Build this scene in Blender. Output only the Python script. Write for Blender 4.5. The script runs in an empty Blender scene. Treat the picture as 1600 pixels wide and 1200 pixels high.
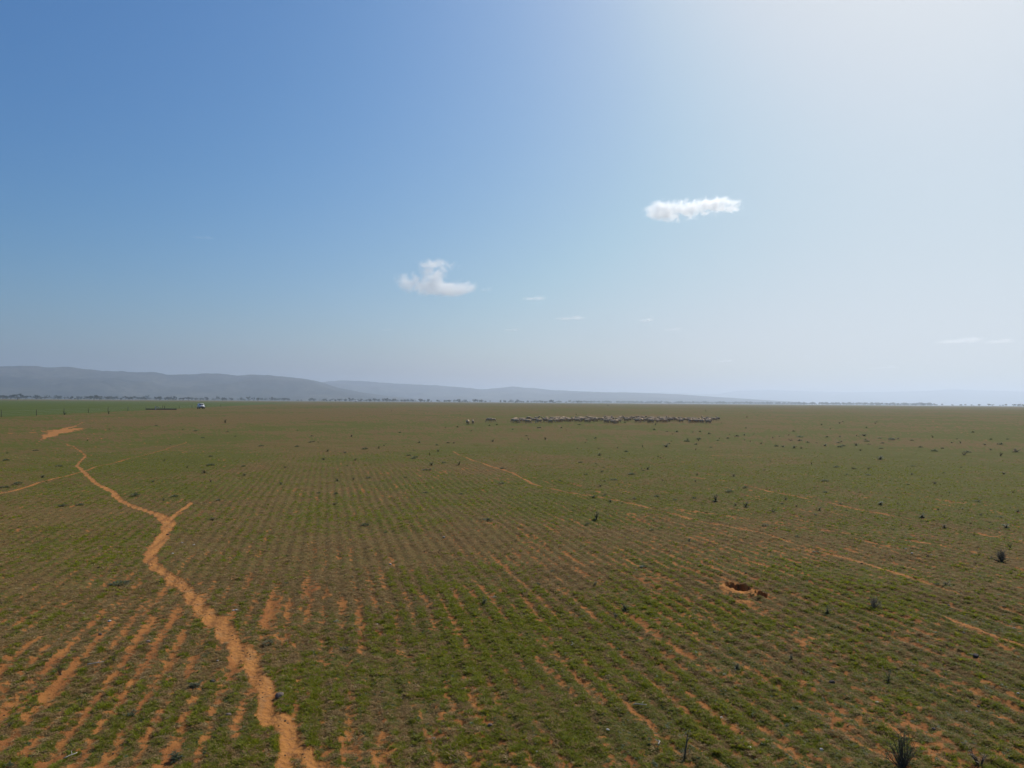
import bpy, bmesh, math, random
import numpy as np
from mathutils import Matrix, Vector, Euler

random.seed(7)
rng = np.random.default_rng(7)
S = bpy.context.scene
C = S.collection

# ------------------------------------------------------------------ camera
EYE = 3.3
cd = bpy.data.cameras.new('camera')
cd.sensor_fit = 'HORIZONTAL'
cd.sensor_width = 36.0
cd.lens = 24.98
cd.clip_start = 0.1
cd.clip_end = 90000.0
cam = bpy.data.objects.new('camera', cd)
C.objects.link(cam)
cam.matrix_world = (Matrix.Translation((0, 0, EYE)) @ Matrix.Rotation(math.radians(90 + 1.45), 4, 'X')
                    @ Matrix.Rotation(math.radians(0.43), 4, 'Z'))
S.camera = cam

# ------------------------------------------------------------------ sky, sun, exposure
SUN_EL, SUN_AZ = math.radians(46), math.radians(36)      # azimuth clockwise from +Y
w = bpy.data.worlds.new('World')
S.world = w
w.use_nodes = True
wn = w.node_tree
bgn = wn.nodes['Background']
sky = wn.nodes.new('ShaderNodeTexSky')
sky.sky_type = 'NISHITA'
sky.sun_disc = False
sky.sun_elevation = SUN_EL
sky.sun_rotation = SUN_AZ
sky.altitude = 100
sky.air_density = 1.2
sky.dust_density = 1.85
sky.ozone_density = 6.0
# one film-like tone curve per channel for the whole sky
SKY = 0.085
vm = wn.nodes.new('ShaderNodeVectorMath'); vm.operation = 'SCALE'; vm.inputs['Scale'].default_value = SKY
cv = wn.nodes.new('ShaderNodeRGBCurve')
cv.mapping.use_clip = False
for ch, pts in enumerate((((.08, .03), (.161, .077), (.25, .178), (.337, .305), (.463, .49), (.557, .58), (.693, .645), (1, .75)),
                          ((.243, .207), (.303, .275), (.35, .335), (.40, .40), (.451, .47), (.529, .57), (.677, .655), (.778, .685), (1, .755)),
                          ((.2, .24), (.37, .42), (.45, .50), (.578, .62), (.7, .68), (.9, .715), (1, .725)))):
    c = cv.mapping.curves[ch]
    c.points[1].location = pts[-1]
    for q in pts[:-1]: c.points.new(*q)
cv.mapping.update()
v2 = wn.nodes.new('ShaderNodeVectorMath'); v2.operation = 'SCALE'; v2.inputs['Scale'].default_value = 1 / SKY
wn.links.new(sky.outputs[0], vm.inputs[0]); wn.links.new(vm.outputs[0], cv.inputs['Color'])
wn.links.new(cv.outputs[0], v2.inputs[0]); wn.links.new(v2.outputs[0], bgn.inputs[0])
bgn.inputs[1].default_value = SKY

sd = bpy.data.lights.new('sun', 'SUN')
sd.energy = 4.2
sd.angle = math.radians(0.53)
sd.color = (1.0, 0.95, 0.87)
sun = bpy.data.objects.new('sun', sd)
C.objects.link(sun)
sdir = Vector((math.sin(SUN_AZ) * math.cos(SUN_EL), math.cos(SUN_AZ) * math.cos(SUN_EL), math.sin(SUN_EL)))
sun.rotation_euler = sdir.to_track_quat('Z', 'Y').to_euler()
sun.location = (60, 90, 100)

S.view_settings.view_transform = 'Standard'
S.view_settings.look = 'None'
S.view_settings.exposure = 0.0
S.view_settings.gamma = 1.0
S.render.engine = 'CYCLES'
S.cycles.use_denoising = True
S.cycles.max_bounces = 6
S.cycles.diffuse_bounces = 3
S.cycles.transmission_bounces = 4
S.cycles.transparent_max_bounces = 8
S.cycles.volume_bounces = 3
S.cycles.volume_step_rate = 0.12
S.cycles.volume_max_steps = 1024

# ------------------------------------------------------------------ helpers
def tag(o, label=None, cat=None, group=None, kind=None):
    if label: o['label'] = label
    if cat: o['category'] = cat
    if group: o['group'] = group
    if kind: o['kind'] = kind
    return o

def empty(name, loc, rz=0.0, scale=1.0):
    o = bpy.data.objects.new(name, None)
    o.empty_display_size = 0.2
    C.objects.link(o)
    o.location = loc
    o.rotation_euler = (0, 0, rz)
    o.scale = (scale,) * 3
    return o

def link(name, me, parent=None, loc=None, rz=0.0):
    o = bpy.data.objects.new(name, me)
    C.objects.link(o)
    if parent: o.parent = parent
    if loc is not None: o.location = loc
    if rz: o.rotation_euler = (0, 0, rz)
    return o

def np_mesh(name, verts, loops, starts, totals, mats=(), smooth=False, midx=None):
    me = bpy.data.meshes.new(name)
    me.vertices.add(len(verts))
    me.vertices.foreach_set('co', np.ascontiguousarray(verts, dtype=np.float32).ravel())
    me.loops.add(len(loops))
    me.loops.foreach_set('vertex_index', np.ascontiguousarray(loops, dtype=np.int32))
    me.polygons.add(len(starts))
    me.polygons.foreach_set('loop_start', np.ascontiguousarray(starts, dtype=np.int32))
    for m in mats: me.materials.append(m)
    if midx is not None: me.polygons.foreach_set('material_index', np.ascontiguousarray(midx, dtype=np.int32))
    me.polygons.foreach_set('use_smooth', np.full(len(starts), smooth, dtype=bool))
    me.update(calc_edges=True)
    me.validate()
    return me

def quads_mesh(name, verts, quads, mats=(), smooth=False, midx=None):
    q = np.asarray(quads, dtype=np.int32)
    n = q.shape[1]
    return np_mesh(name, verts, q.ravel(), np.arange(len(q)) * n, None, mats, smooth, midx)

class MB:
    """collects faces with a material slot each"""
    def __init__(self): self.v, self.f, self.m = [], [], []
    def add(self, vs, fs, m=0):
        b = len(self.v)
        self.v += [tuple(p) for p in vs]
        self.f += [tuple(i + b for i in f) for f in fs]
        self.m += [m] * len(fs)
    def box(self, c, s, m=0, rz=0.0, top=1.0):
        x, y, z = (k / 2 for k in s)
        R = Matrix.Rotation(rz, 3, 'Z')
        vs = []
        for sz in (-1, 1):
            k = top if sz > 0 else 1.0
            for sx, sy in ((-1, -1), (1, -1), (1, 1), (-1, 1)):
                vs.append(Vector(c) + R @ Vector((sx * x * k, sy * y * k, sz * z)))
        self.add(vs, [(3, 2, 1, 0), (4, 5, 6, 7), (0, 1, 5, 4), (1, 2, 6, 5), (2, 3, 7, 6), (3, 0, 4, 7)], m)
    def tube(self, pts, rad, n=6, m=0, cap=True):
        pts = [Vector(p) for p in pts]
        vs, fs = [], []
        for i, p in enumerate(pts):
            d = (pts[min(i + 1, len(pts) - 1)] - pts[max(i - 1, 0)]).normalized()
            a = d.cross(Vector((0.31, 0.95, 0.05)))
            if a.length < 1e-3: a = d.cross(Vector((1, 0, 0)))
            a.normalize(); b = d.cross(a)
            r = rad[i] if hasattr(rad, '__len__') else rad
            for k in range(n):
                t = 2 * math.pi * k / n
                vs.append(p + (a * math.cos(t) + b * math.sin(t)) * r)
        for i in range(len(pts) - 1):
            for k in range(n):
                fs.append((i * n + k, i * n + (k + 1) % n, (i + 1) * n + (k + 1) % n, (i + 1) * n + k))
        if cap:
            fs.append(tuple(range(n))[::-1]); fs.append(tuple((len(pts) - 1) * n + k for k in range(n)))
        self.add(vs, fs, m)
    def leaf(self, base, d, up, L, W, m=0, bend=0.25):
        """a two-piece leaf or blade"""
        d = Vector(d).normalized(); s = d.cross(Vector(up))
        if s.length < 1e-3: s = Vector((1, 0, 0))
        s.normalize(); n = s.cross(d)
        b = Vector(base)
        mid = b + d * L * .5 + n * L * .0
        tip = b + d * L - n * L * bend
        self.add([b - s * W * .3, b + s * W * .3, mid + s * W * .5, mid - s * W * .5, tip], [(0, 1, 2, 3), (3, 2, 4)], m)
    def mesh(self, name, mats=(), smooth=False):
        me = bpy.data.meshes.new(name)
        me.from_pydata(self.v, [], self.f)
        for k in mats: me.materials.append(k)
        me.polygons.foreach_set('material_index', self.m)
        me.polygons.foreach_set('use_smooth', [smooth] * len(self.f))
        me.update()
        return me
    def build(self, name, mats, parent=None, smooth=False, loc=None, rz=0.0):
        mats = mats if isinstance(mats, (list, tuple)) else [mats]
        return link(name, self.mesh(name, mats, smooth), parent, loc, rz)

def bevelled(me, width, seg=2):
    bm = bmesh.new(); bm.from_mesh(me)
    bmesh.ops.bevel(bm, geom=[e for e in bm.edges if e.calc_face_angle(0) > 0.5], offset=width, segments=seg, affect='EDGES', profile=0.6)
    bm.to_mesh(me); bm.free(); me.update()
    return me

# ------------------------------------------------------------------ numeric noise
def hash2(i, j, seed):
    h = (i.astype(np.int64) * 374761393 + j.astype(np.int64) * 668265263 + seed * 974711) & 0xffffffff
    h = ((h ^ (h >> 13)) * 1274126177) & 0xffffffff
    h = ((h ^ (h >> 16)) * 2246822519) & 0xffffffff
    return (h ^ (h >> 15)) & 0xffffffff

def pnoise(x, y, seed=0):
    xi, yi = np.floor(x), np.floor(y)
    fx, fy = x - xi, y - yi
    u, v = fx * fx * fx * (fx * (fx * 6 - 15) + 10), fy * fy * fy * (fy * (fy * 6 - 15) + 10)
    def gr(di, dj):
        a = hash2(xi + di, yi + dj, seed) / 4294967296.0 * 2 * np.pi
        return np.cos(a) * (fx - di) + np.sin(a) * (fy - dj)
    a = gr(0, 0); b = gr(1, 0); c = gr(0, 1); d = gr(1, 1)
    return ((a + (b - a) * u) * (1 - v) + (c + (d - c) * u) * v) * 1.5

def fbm(x, y, oct=3, seed=0, gain=0.5):
    r, a = np.zeros_like(x), 1.0
    for k in range(oct):
        r += a * pnoise(x * 2.03 ** k, y * 2.03 ** k, seed + 31 * k)
        a *= gain
    return r

def sstep(a, b, x):
    t = np.clip((x - a) / (b - a), 0, 1)
    return t * t * (3 - 2 * t)

# ------------------------------------------------------------------ measured lay-out, metres from the camera's foot
TRACKS = {
    'main': [(-33.47, 53.07, 0.045), (-30.63, 49.57, 0.045), (-28.3, 46.49, 0.046), (-24.7, 41.31, 0.045), (-22.52, 37.12, 0.045), (-21.35, 34.99, 0.054), (-19.55, 32.54, 0.064), (-17.85, 30.16, 0.068), (-16.58, 28.32, 0.069), (-15.09, 26.52, 0.084), (-14.24, 25.43, 0.092), (-13.09, 23.81, 0.097), (-12.17, 22.65, 0.092), (-10.99, 21.37, 0.096), (-10.15, 20.44, 0.101), (-9.63, 19.79, 0.116), (-9.11, 18.98, 0.137), (-8.72, 18.15, 0.131), (-8.26, 16.82, 0.114), (-7.9, 15.81, 0.107), (-7.64, 15.1, 0.102), (-7.22, 14.39, 0.097), (-6.82, 13.86, 0.094), (-6.37, 13.42, 0.097), (-6.0, 13.0, 0.111), (-5.57, 12.4, 0.117), (-5.24, 11.85, 0.117), (-4.77, 11.14, 0.115), (-4.48, 10.79, 0.117), (-4.1, 10.26, 0.12), (-3.68, 9.65, 0.117), (-3.31, 9.09, 0.111), (-3.07, 8.71, 0.102), (-2.87, 8.36, 0.094), (-2.72, 8.0, 0.09), (-2.59, 7.64, 0.086), (-2.48, 7.32, 0.073)],
    'main_lower': [(-2.54, 7.52, 0.045), (-2.37, 7.46, 0.074), (-2.24, 7.21, 0.084), (-2.13, 6.97, 0.094), (-1.99, 6.82, 0.092), (-1.84, 6.63, 0.084), (-1.68, 6.4, 0.087), (-1.48, 6.05, 0.087), (-1.23, 5.61, 0.086)],
    'main_fork': [(-2.16, 7.01, 0.076), (-2.09, 6.75, 0.067), (-2.01, 6.46, 0.076), (-1.85, 6.05, 0.071)],
    'cross': [(-17.04, 22.12, 0.045), (-17.71, 24.7, 0.045), (-18.04, 26.14, 0.047), (-18.55, 27.97, 0.045), (-19.04, 30.34, 0.055), (-19.44, 32.25, 0.058), (-20.34, 35.43, 0.045), (-21.17, 39.33, 0.045), (-22.37, 45.32, 0.045), (-25.1, 55.03, 0.045)],
    'upper': [(-47.79, 61.84, 0.139), (-47.2, 65.65, 0.148), (-46.53, 69.96, 0.189), (-48.25, 76.14, 0.274), (-52.29, 85.29, 0.115), (-61.44, 102.12, 0.11), (-64.55, 112.16, 0.061), (-70.46, 128.85, 0.081)],
    'upper2': [(-34.32, 51.36, 0.046), (-37.68, 56.98, 0.051), (-39.78, 60.8, 0.219), (-42.72, 66.4, 0.419), (-45.87, 72.39, 0.978), (-47.71, 77.14, 0.764), (-48.24, 79.86, 0.216)],
    'spur': [(-8.91, 18.6, 0.045), (-9.45, 20.02, 0.045), (-9.83, 21.3, 0.045), (-10.25, 22.9, 0.045)],
    'right': [(-3.83, 46.72, 0.045), (-2.34, 40.64, 0.045), (-0.94, 35.97, 0.049), (0.03, 33.44, 0.053), (0.82, 29.25, 0.046), (1.93, 26.4, 0.045), (2.95, 25.03, 0.045), (3.87, 23.8, 0.045), (4.57, 22.01, 0.045), (5.14, 20.36, 0.045)],
    'right8': [(5.24, 20.03, 0.045), (5.86, 19.14, 0.045), (6.47, 17.97, 0.045), (6.82, 16.49, 0.045), (7.24, 15.48, 0.045), (7.59, 14.32, 0.045), (7.8, 12.78, 0.045)],
    'right2': [(4.86, 22.42, 0.045), (5.96, 21.32, 0.045), (7.21, 20.02, 0.045), (8.14, 19.04, 0.045), (8.74, 18.33, 0.045), (9.42, 17.75, 0.045), (10.13, 16.83, 0.045), (10.54, 15.86, 0.045), (10.99, 15.49, 0.045), (11.5, 14.9, 0.045)],
    'right3': [(8.08, 32.01, 0.045), (9.33, 29.58, 0.045), (9.95, 26.31, 0.045), (10.66, 24.16, 0.045), (10.98, 22.19, 0.045), (11.58, 20.76, 0.045)],
    'right4': [(11.98, 45.5, 0.045), (13.83, 45.14, 0.045), (15.36, 43.73, 0.045)],
    'right5': [(6.53, 11.64, 0.045), (6.75, 11.23, 0.045), (6.85, 10.6, 0.045), (6.97, 10.23, 0.045), (7.12, 9.69, 0.045)],
    'right6': [(7.98, 12.13, 0.045), (8.09, 11.72, 0.045), (8.29, 11.01, 0.045)],
    'right7': [(4.93, 15.22, 0.045), (5.09, 14.69, 0.045), (5.19, 14.35, 0.045)],
    'centre': [(-1.86, 21.07, 0.045), (-1.43, 19.32, 0.045), (-1.03, 17.34, 0.045), (-0.65, 15.73, 0.045), (-0.37, 14.74, 0.045), (0.03, 13.56, 0.045), (0.36, 12.23, 0.045)],
    'far': [(-92.31, 366.5, 0.132), (-67.61, 313.28, 0.141), (-44.76, 276.66, 0.125), (-17.46, 176.92, 0.072), (-7.78, 133.91, 0.06), (-1.13, 131.1, 0.059)],
}
# x, y, half width, half depth
BARE = [(-47.27, 74.59, 2.02, 6.1), (14.99, 44.72, 0.56, 0.82), (-4.92, 7.6, 0.41, 1.44), (-4.6, 8.11, 0.88, 2.05), (-3.55, 12.13, 0.66, 2.47), (-0.32, 19.17, 0.86, 1.4), (5.19, 18.01, 1.46, 2.22), (0.47, 16.62, 0.45, 0.9), (7.63, 14.89, 0.8, 1.2), (-5.54, 10.22, 0.64, 1.14), (-21.78, 48.53, 0.61, 2.57), (12.26, 18.12, 0.13, 0.18), (0.52, 6.92, 0.56, 0.38), (4.28, 7.46, 0.54, 0.75), (2.32, 10.26, 0.55, 0.57), (-4.12, 25.67, 0.69, 2.52), (4.66, 9.78, 0.44, 0.51), (3.65, 20.18, 1.09, 0.88), (6.06, 16.83, 1.06, 0.92), (7.14, 15.87, 1.0, 0.68), (8.71, 14.69, 0.79, 0.82), (9.48, 14.27, 0.64, 0.77)]
LUSH = [(0.2, 9.94, 1.43, 1.92), (-1.18, 13.53, 0.73, 1.5), (-0.37, 11.12, 0.9, 1.7), (-4.53, 21.19, 2.86, 3.76), (6.18, 13.75, 1.49, 1.55), (0.79, 9.45, 0.68, 0.72), (-6.05, 14.43, 0.52, 1.13), (19.04, 35.85, 1.94, 2.1), (14.16, 65.42, 1.47, 4.68), (-20.47, 87.66, 7.11, 12.82), (2.09, 11.52, 1.25, 1.08), (10.09, 139.45, 15.08, 16.11), (-2.37, 8.15, 0.29, 0.9), (6.37, 11.82, 0.64, 0.75), (-9.03, 15.56, 1.68, 3.42)]
LITTER = [(-2.24, 15.81, 1.28, 1.71), (-1.2, 34.28, 1.54, 2.57), (-57.5, 86.42, 4.67, 6.13), (-53.8, 119.66, 12.94, 15.87), (-47.05, 149.52, 10.78, 18.55), (-13.21, 38.77, 2.44, 5.84), (6.99, 17.25, 1.71, 0.97), (8.37, 15.52, 1.68, 1.18), (2.38, 43.49, 1.96, 1.54), (-57.74, 267.57, 33.75, 61.51), (1.34, 14.68, 0.93, 0.87), (-2.58, 12.15, 0.88, 0.8), (3.32, 18.37, 1.99, 1.28)]
HOLES = [(4.06, 12.76, 0.21, 0.3), (4.3, 12.32, 0.1, 0.15)]
MOUND = [(4.01, 12.71, 0.31, 0.39), (4.29, 12.34, 0.14, 0.21), (3.87, 11.86, 0.16, 0.11)]
ROW_AZ = math.radians(-14.6)          # the seed drill ran this way
ROW_GAP = 0.27
RS, RC = math.sin(ROW_AZ), math.cos(ROW_AZ)

def gauss(x, y, L):
    r = np.zeros_like(x)
    for (cx, cy, a, b) in L:
        d = ((x - cx) / a) ** 2 + ((y - cy) / b) ** 2
        r = np.maximum(r, np.exp(-d * 0.8))
    return r

def track_dist(x, y, name):
    """distance to a track's centre line in units of its half width"""
    P = np.array(TRACKS[name])
    best = np.full(x.shape, 1e3)
    for (ax, ay, aw), (bx, by, bw) in zip(P[:-1], P[1:]):
        m = max(aw, bw) * 6 + 0.6
        sel = np.nonzero((x > min(ax, bx) - m) & (x < max(ax, bx) + m) & (y > min(ay, by) - m) & (y < max(ay, by) + m))[0]
        if not len(sel): continue
        px, py = x[sel], y[sel]
        dx, dy = bx - ax, by - ay
        t = np.clip(((px - ax) * dx + (py - ay) * dy) / (dx * dx + dy * dy), 0, 1)
        d = np.hypot(px - ax - t * dx, py - ay - t * dy) / (aw + (bw - aw) * t)
        best[sel] = np.minimum(best[sel], d)
    return best

PATH_SETS = [('main', 'main_lower', 'main_fork'), ('cross',), ('upper', 'upper2'), ('spur',), ('right', ), ('right2',), ('right3',),
             ('right4',), ('right5',), ('right6',), ('right7',), ('far',), ('right8',)]
SOLID = {'main', 'main_lower', 'main_fork', 'upper2', 'upper'}

def track_fields(x, y):
    """(distance field, index of nearest path set): below 1 is trodden earth"""
    best = np.full(x.shape, 1e3); idx = np.full(x.shape, -1)
    rag = 0.40 * fbm(x / 0.13, y / 0.13, 3, 5) + 0.42 * fbm(x / 0.6, y / 0.6, 2, 9)
    rag = rag + 0.8 * fbm(x / 1.6, y / 5.0, 3, 15) * sstep(45, 65, np.hypot(x, y))
    gap = np.maximum(0, fbm(x / 1.1, y / 1.1, 2, 77) * 1.3 - 0.2)
    for k, st in enumerate(PATH_SETS):
        for nme in st:
            d = track_dist(x, y, nme)
            near = d < 50
            d = np.where(near, d + rag * (1 if nme in SOLID else .7) + (0 if nme in SOLID else gap * (.8 if nme in ('right', 'cross') else 1.2)) - (.08 if nme in ('right', 'right2') else 0), d)
            better = d < best
            best = np.where(better, d, best); idx = np.where(better, k, idx)
    return best, idx

def masks(x, y):
    r = np.hypot(x, y)
    s = x * RC - y * RS
    t = x * RS + y * RC
    phase = s / ROW_GAP + 0.20 * fbm(x / 2.4, y / 2.4, 2, 3)
    fade = 1 - sstep(38, 75, r)
    stripe = np.cos(2 * np.pi * phase) * fade * np.clip(0.75 + 1.1 * fbm(x / 2.7, y / 2.7, 2, 13), 0.1, 1.2)
    row = np.floor(phase + 0.5)
    rown = fbm(row * 0.731, t / 2.6, 2, 11) * (0.35 + 0.65 * fade)
    streak = fbm(s / 0.13, t / 0.9, 2, 17)
    fine = fbm(x / 0.11, y / 0.11, 3, 23)
    big = fbm(x / 7.0, y / 7.0, 3, 29)
    huge = fbm(x / 40.0, y / 40.0, 3, 31)
    bare, lush, litter = gauss(x, y, BARE), gauss(x, y, LUSH), gauss(x, y, LITTER)
    nearsoil = 0.66 * (1 - sstep(8.5, 24, r)) + 0.06 * (1 - sstep(20, 50, r))
    sraw = 0.43 * stripe + 0.58 * rown + 0.50 * streak + 0.90 * fine + 0.30 * big + 0.2 * huge + 0.28 * bare - 0.26 * lush - 1.03 + nearsoil
    soil = sstep(-0.30, 0.48, sraw)
    graw = -0.30 * stripe + 0.95 * fbm(x / 0.17, y / 0.17, 3, 41) + 0.45 * fbm(x / 1.7, y / 1.7, 2, 43) + 0.55 * lush - 0.75 * litter + 0.6 * fbm(x / 11, y / 11, 2, 47) + 0.6 * fbm(x / 60, y / 60, 3, 48) + 0.045 + 0.11 * sstep(15, 60, r)
    green = sstep(-0.25, 0.55, graw) * (1 - 0.85 * soil)
    return soil, green, lush, litter

def burrow(x, y):
    z = np.zeros_like(x); m = np.zeros_like(x)
    rag = 0.35 * fbm(x / 0.12, y / 0.12, 2, 61)
    for (cx, cy, a, b) in MOUND:
        d = ((x - cx) / a) ** 2 + ((y - cy) / b) ** 2
        z += 0.07 * np.exp(-d * 1.3) * (1 + rag)
        m = np.maximum(m, 1 - sstep(0.7, 1.1, d + rag * 1.6))
    for (cx, cy, a, b) in HOLES:
        d = np.sqrt(((x - cx) / a) ** 2 + ((y - cy) / b) ** 2) + 0.3 * rag
        z -= (0.65 if a > .12 else 0.4) * (1 - sstep(0.62, 1.0, d))
    return z, m

def height(x, y, td=None):
    r = np.hypot(x, y)
    s = x * RC - y * RS
    f = 1 - sstep(25, 60, r)
    z = f * (0.012 * np.cos(2 * np.pi * (s / ROW_GAP)) * -1 + 0.012 * fbm(x / 0.22, y / 0.22, 3, 71) + 0.007 * fbm(x / 0.06, y / 0.06, 2, 73))
    z += 0.05 * fbm(x / 3.5, y / 3.5, 2, 79) * (1 - sstep(100, 200, r))
    if td is not None:
        z -= 0.012 * (1 - sstep(0.5, 1.6, td)) * f
    return z + burrow(x, y)[0]

def ground_z(x, y):
    a = np.array([float(x)]); b = np.array([float(y)])
    td, _ = track_fields(a, b)
    return float(height(a, b, td)[0])

EDGE_X0, EDGE_Y0, EDGE_SLOPE, FIELD_END = -88.3, 122.6, -0.2395, 1020.0
def in_field(x, y):
    wob = 0.7 * fbm(x / 9, y / 9, 2, 83)
    return (x + wob < EDGE_X0 + EDGE_SLOPE * (y - EDGE_Y0)) & (y < FIELD_END) & (y > -200)

# ------------------------------------------------------------------ materials
def mat(name):
    m = bpy.data.materials.new(name)
    m.use_nodes = True
    nt = m.node_tree
    return m, nt, nt.nodes['Principled BSDF']

class N:
    """small node-building helper"""
    def __init__(self, nt): self.nt = nt
    def put(self, s, v):
        if hasattr(v, 'links') or isinstance(v, bpy.types.NodeSocket): self.nt.links.new(v, s)
        elif isinstance(v, tuple) and len(v) == 3 and s.type == 'RGBA': s.default_value = v + (1,)
        else: s.default_value = v
    def noise(self, scale, detail=4, vec=None, rough=0.55, dist=0.0):
        n = self.nt.nodes.new('ShaderNodeTexNoise')
        n.inputs['Scale'].default_value = scale; n.inputs['Detail'].default_value = detail
        n.inputs['Roughness'].default_value = rough; n.inputs['Distortion'].default_value = dist
        if vec is not None: self.nt.links.new(vec, n.inputs['Vector'])
        return n.outputs['Fac']
    def math(self, op, a, b=0.0, c=None, clamp=False):
        n = self.nt.nodes.new('ShaderNodeMath'); n.operation = op; n.use_clamp = clamp
        self.put(n.inputs[0], a); self.put(n.inputs[1], b)
        if c is not None: self.put(n.inputs[2], c)
        return n.outputs[0]
    def ramp(self, v, a, b, lo=0.0, hi=1.0):
        n = self.nt.nodes.new('ShaderNodeMapRange'); n.interpolation_type = 'SMOOTHSTEP'
        self.put(n.inputs[0], v); n.inputs[1].default_value = a; n.inputs[2].default_value = b
        n.inputs[3].default_value = lo; n.inputs[4].default_value = hi
        return n.outputs[0]
    def mix(self, f, a, b):
        n = self.nt.nodes.new('ShaderNodeMix'); n.data_type = 'RGBA'
        self.put(n.inputs[0], f); self.put(n.inputs[6], a); self.put(n.inputs[7], b)
        return n.outputs[2]
    def attr(self, name):
        n = self.nt.nodes.new('ShaderNodeAttribute'); n.attribute_name = name
        return n.outputs['Fac']
    def pos(self):
        return self.nt.nodes.new('ShaderNodeNewGeometry').outputs['Position']
    def obj(self):
        return self.nt.nodes.new('ShaderNodeTexCoord').outputs['Object']
    def rand(self):
        return self.nt.nodes.new('ShaderNodeObjectInfo').outputs['Random']
    def mapping(self, vec, scale=(1, 1, 1), rot=(0, 0, 0), loc=(0, 0, 0)):
        n = self.nt.nodes.new('ShaderNodeMapping')
        self.nt.links.new(vec, n.inputs[0]); n.inputs['Scale'].default_value = scale; n.inputs['Rotation'].default_value = rot
        n.inputs['Location'].default_value = loc
        return n.outputs[0]
    def bump(self, h, dist, strength, bsdf, normal=None):
        n = self.nt.nodes.new('ShaderNodeBump')
        n.inputs['Distance'].default_value = dist; n.inputs['Strength'].default_value = strength
        self.nt.links.new(h, n.inputs['Height'])
        if normal is not None: self.nt.links.new(normal, n.inputs['Normal'])
        if bsdf is not None: self.nt.links.new(n.outputs[0], bsdf.inputs['Normal'])
        return n.outputs[0]

SOIL_A, SOIL_B, SOIL_C = (0.31, 0.125, 0.034), (0.235, 0.086, 0.027), (0.36, 0.165, 0.050)
LIT_A, LIT_B = (0.090, 0.068, 0.021), (0.146, 0.113, 0.034)
GRN_A, GRN_B = (0.064, 0.071, 0.010), (0.098, 0.097, 0.015)

def soil_colour(n, p):
    a = n.mix(n.ramp(n.noise(2.2, 4, p), 0.35, 0.7), SOIL_A, SOIL_B)
    return n.mix(n.ramp(n.noise(26, 3, p), 0.55, 0.75, 0, 0.55), a, SOIL_C)

def ground_material():
    m, nt, b = mat('paddock'); n = N(nt); p = n.pos()
    soil, green = n.attr('soil'), n.attr('green')
    n1 = n.noise(38, 3, p); n2 = n.noise(9, 3, p); n3 = n.noise(1.1, 4, p)
    s2 = n.ramp(n.math('ADD', soil, n.math('MULTIPLY', n.math('SUBTRACT', n1, 0.5), 0.9)), 0.36, 0.64)
    g2 = n.ramp(n.math('ADD', green, n.math('MULTIPLY', n.math('SUBTRACT', n2, 0.5), 1.1)), 0.30, 0.78)
    lit = n.mix(n.ramp(n1, 0.42, 0.68), LIT_A, LIT_B)
    lit = n.mix(n.ramp(n3, 0.44, 0.70, 0, 0.5), lit, (0.120, 0.066, 0.030))
    lit = n.mix(n.ramp(n.noise(0.11, 4, p), 0.50, 0.70, 0, 0.4), lit, (0.112, 0.064, 0.028))
    grn = n.mix(n.ramp(n2, 0.4, 0.66), GRN_A, GRN_B)
    lit = n.mix(n.ramp(n.noise(17, 4, p), 0.48, 0.66, 0, 0.42), lit, SOIL_B)
    c = n.mix(n.math('MULTIPLY', g2, 0.85), lit, grn)
    c = n.mix(n.math('MULTIPLY', s2, 0.92), c, soil_colour(n, p))
    nt.links.new(c, b.inputs['Base Color'])
    b.inputs['Roughness'].default_value = 0.95
    b.inputs['Specular IOR Level'].default_value = 0.08
    a = n.bump(n.noise(55, 3, p), 0.012, 0.8, None)
    n.bump(n.noise(7, 5, p), 0.05, 0.55, b, a)
    return m

def path_material():
    m, nt, b = mat('trodden_earth'); n = N(nt); p = n.pos()
    c = n.mix(n.ramp(n.noise(1.4, 5, p), 0.35, 0.68), (0.36, 0.155, 0.040), (0.30, 0.124, 0.034))
    c = n.mix(n.ramp(n.noise(45, 3, p), 0.58, 0.75, 0, 0.5), c, (0.21, 0.088, 0.038))
    c = n.mix(n.ramp(n.noise(6, 4, p), 0.5, 0.7, 0, 0.4), c, (0.40, 0.19, 0.058))
    vo = nt.nodes.new('ShaderNodeTexVoronoi'); vo.inputs['Scale'].default_value = 14; nt.links.new(p, vo.inputs['Vector'])
    c = n.mix(n.ramp(n.noise(22, 4, p), 0.5, 0.64, 0, 0.55), c, (0.22, 0.098, 0.044))
    c = n.mix(n.ramp(n.noise(3.1, 5, p, 0.7), 0.52, 0.66, 0, 0.5), c, (0.20, 0.125, 0.06))
    nt.links.new(c, b.inputs['Base Color'])
    b.inputs['Roughness'].default_value = 0.95
    b.inputs['Specular IOR Level'].default_value = 0.1
    a = n.bump(n.noise(60, 3, p), 0.010, 0.8, None)
    a = n.bump(vo.outputs['Distance'], 0.03, 0.5, None, a)
    n.bump(n.noise(9, 4, p), 0.04, 0.6, b, a)
    return m

def field_material():
    m, nt, b = mat('young_crop'); n = N(nt); p = n.pos()
    q = n.mapping(p, (1.0, 0.12, 1.0), (0, 0, -0.235))
    c = n.mix(n.ramp(n.noise(0.35, 4, q), 0.35, 0.7), (0.056, 0.074, 0.005), (0.074, 0.090, 0.008))
    c = n.mix(n.ramp(n.noise(0.02, 3, p), 0.5, 0.75, 0, 0.5), c, (0.09, 0.095, 0.026))
    nt.links.new(c, b.inputs['Base Color'])
    b.inputs['Roughness'].default_value = 0.8
    b.inputs['Specular IOR Level'].default_value = 0.1
    n.bump(n.noise(4, 4, p), 0.2, 0.6, b)
    return m

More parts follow.
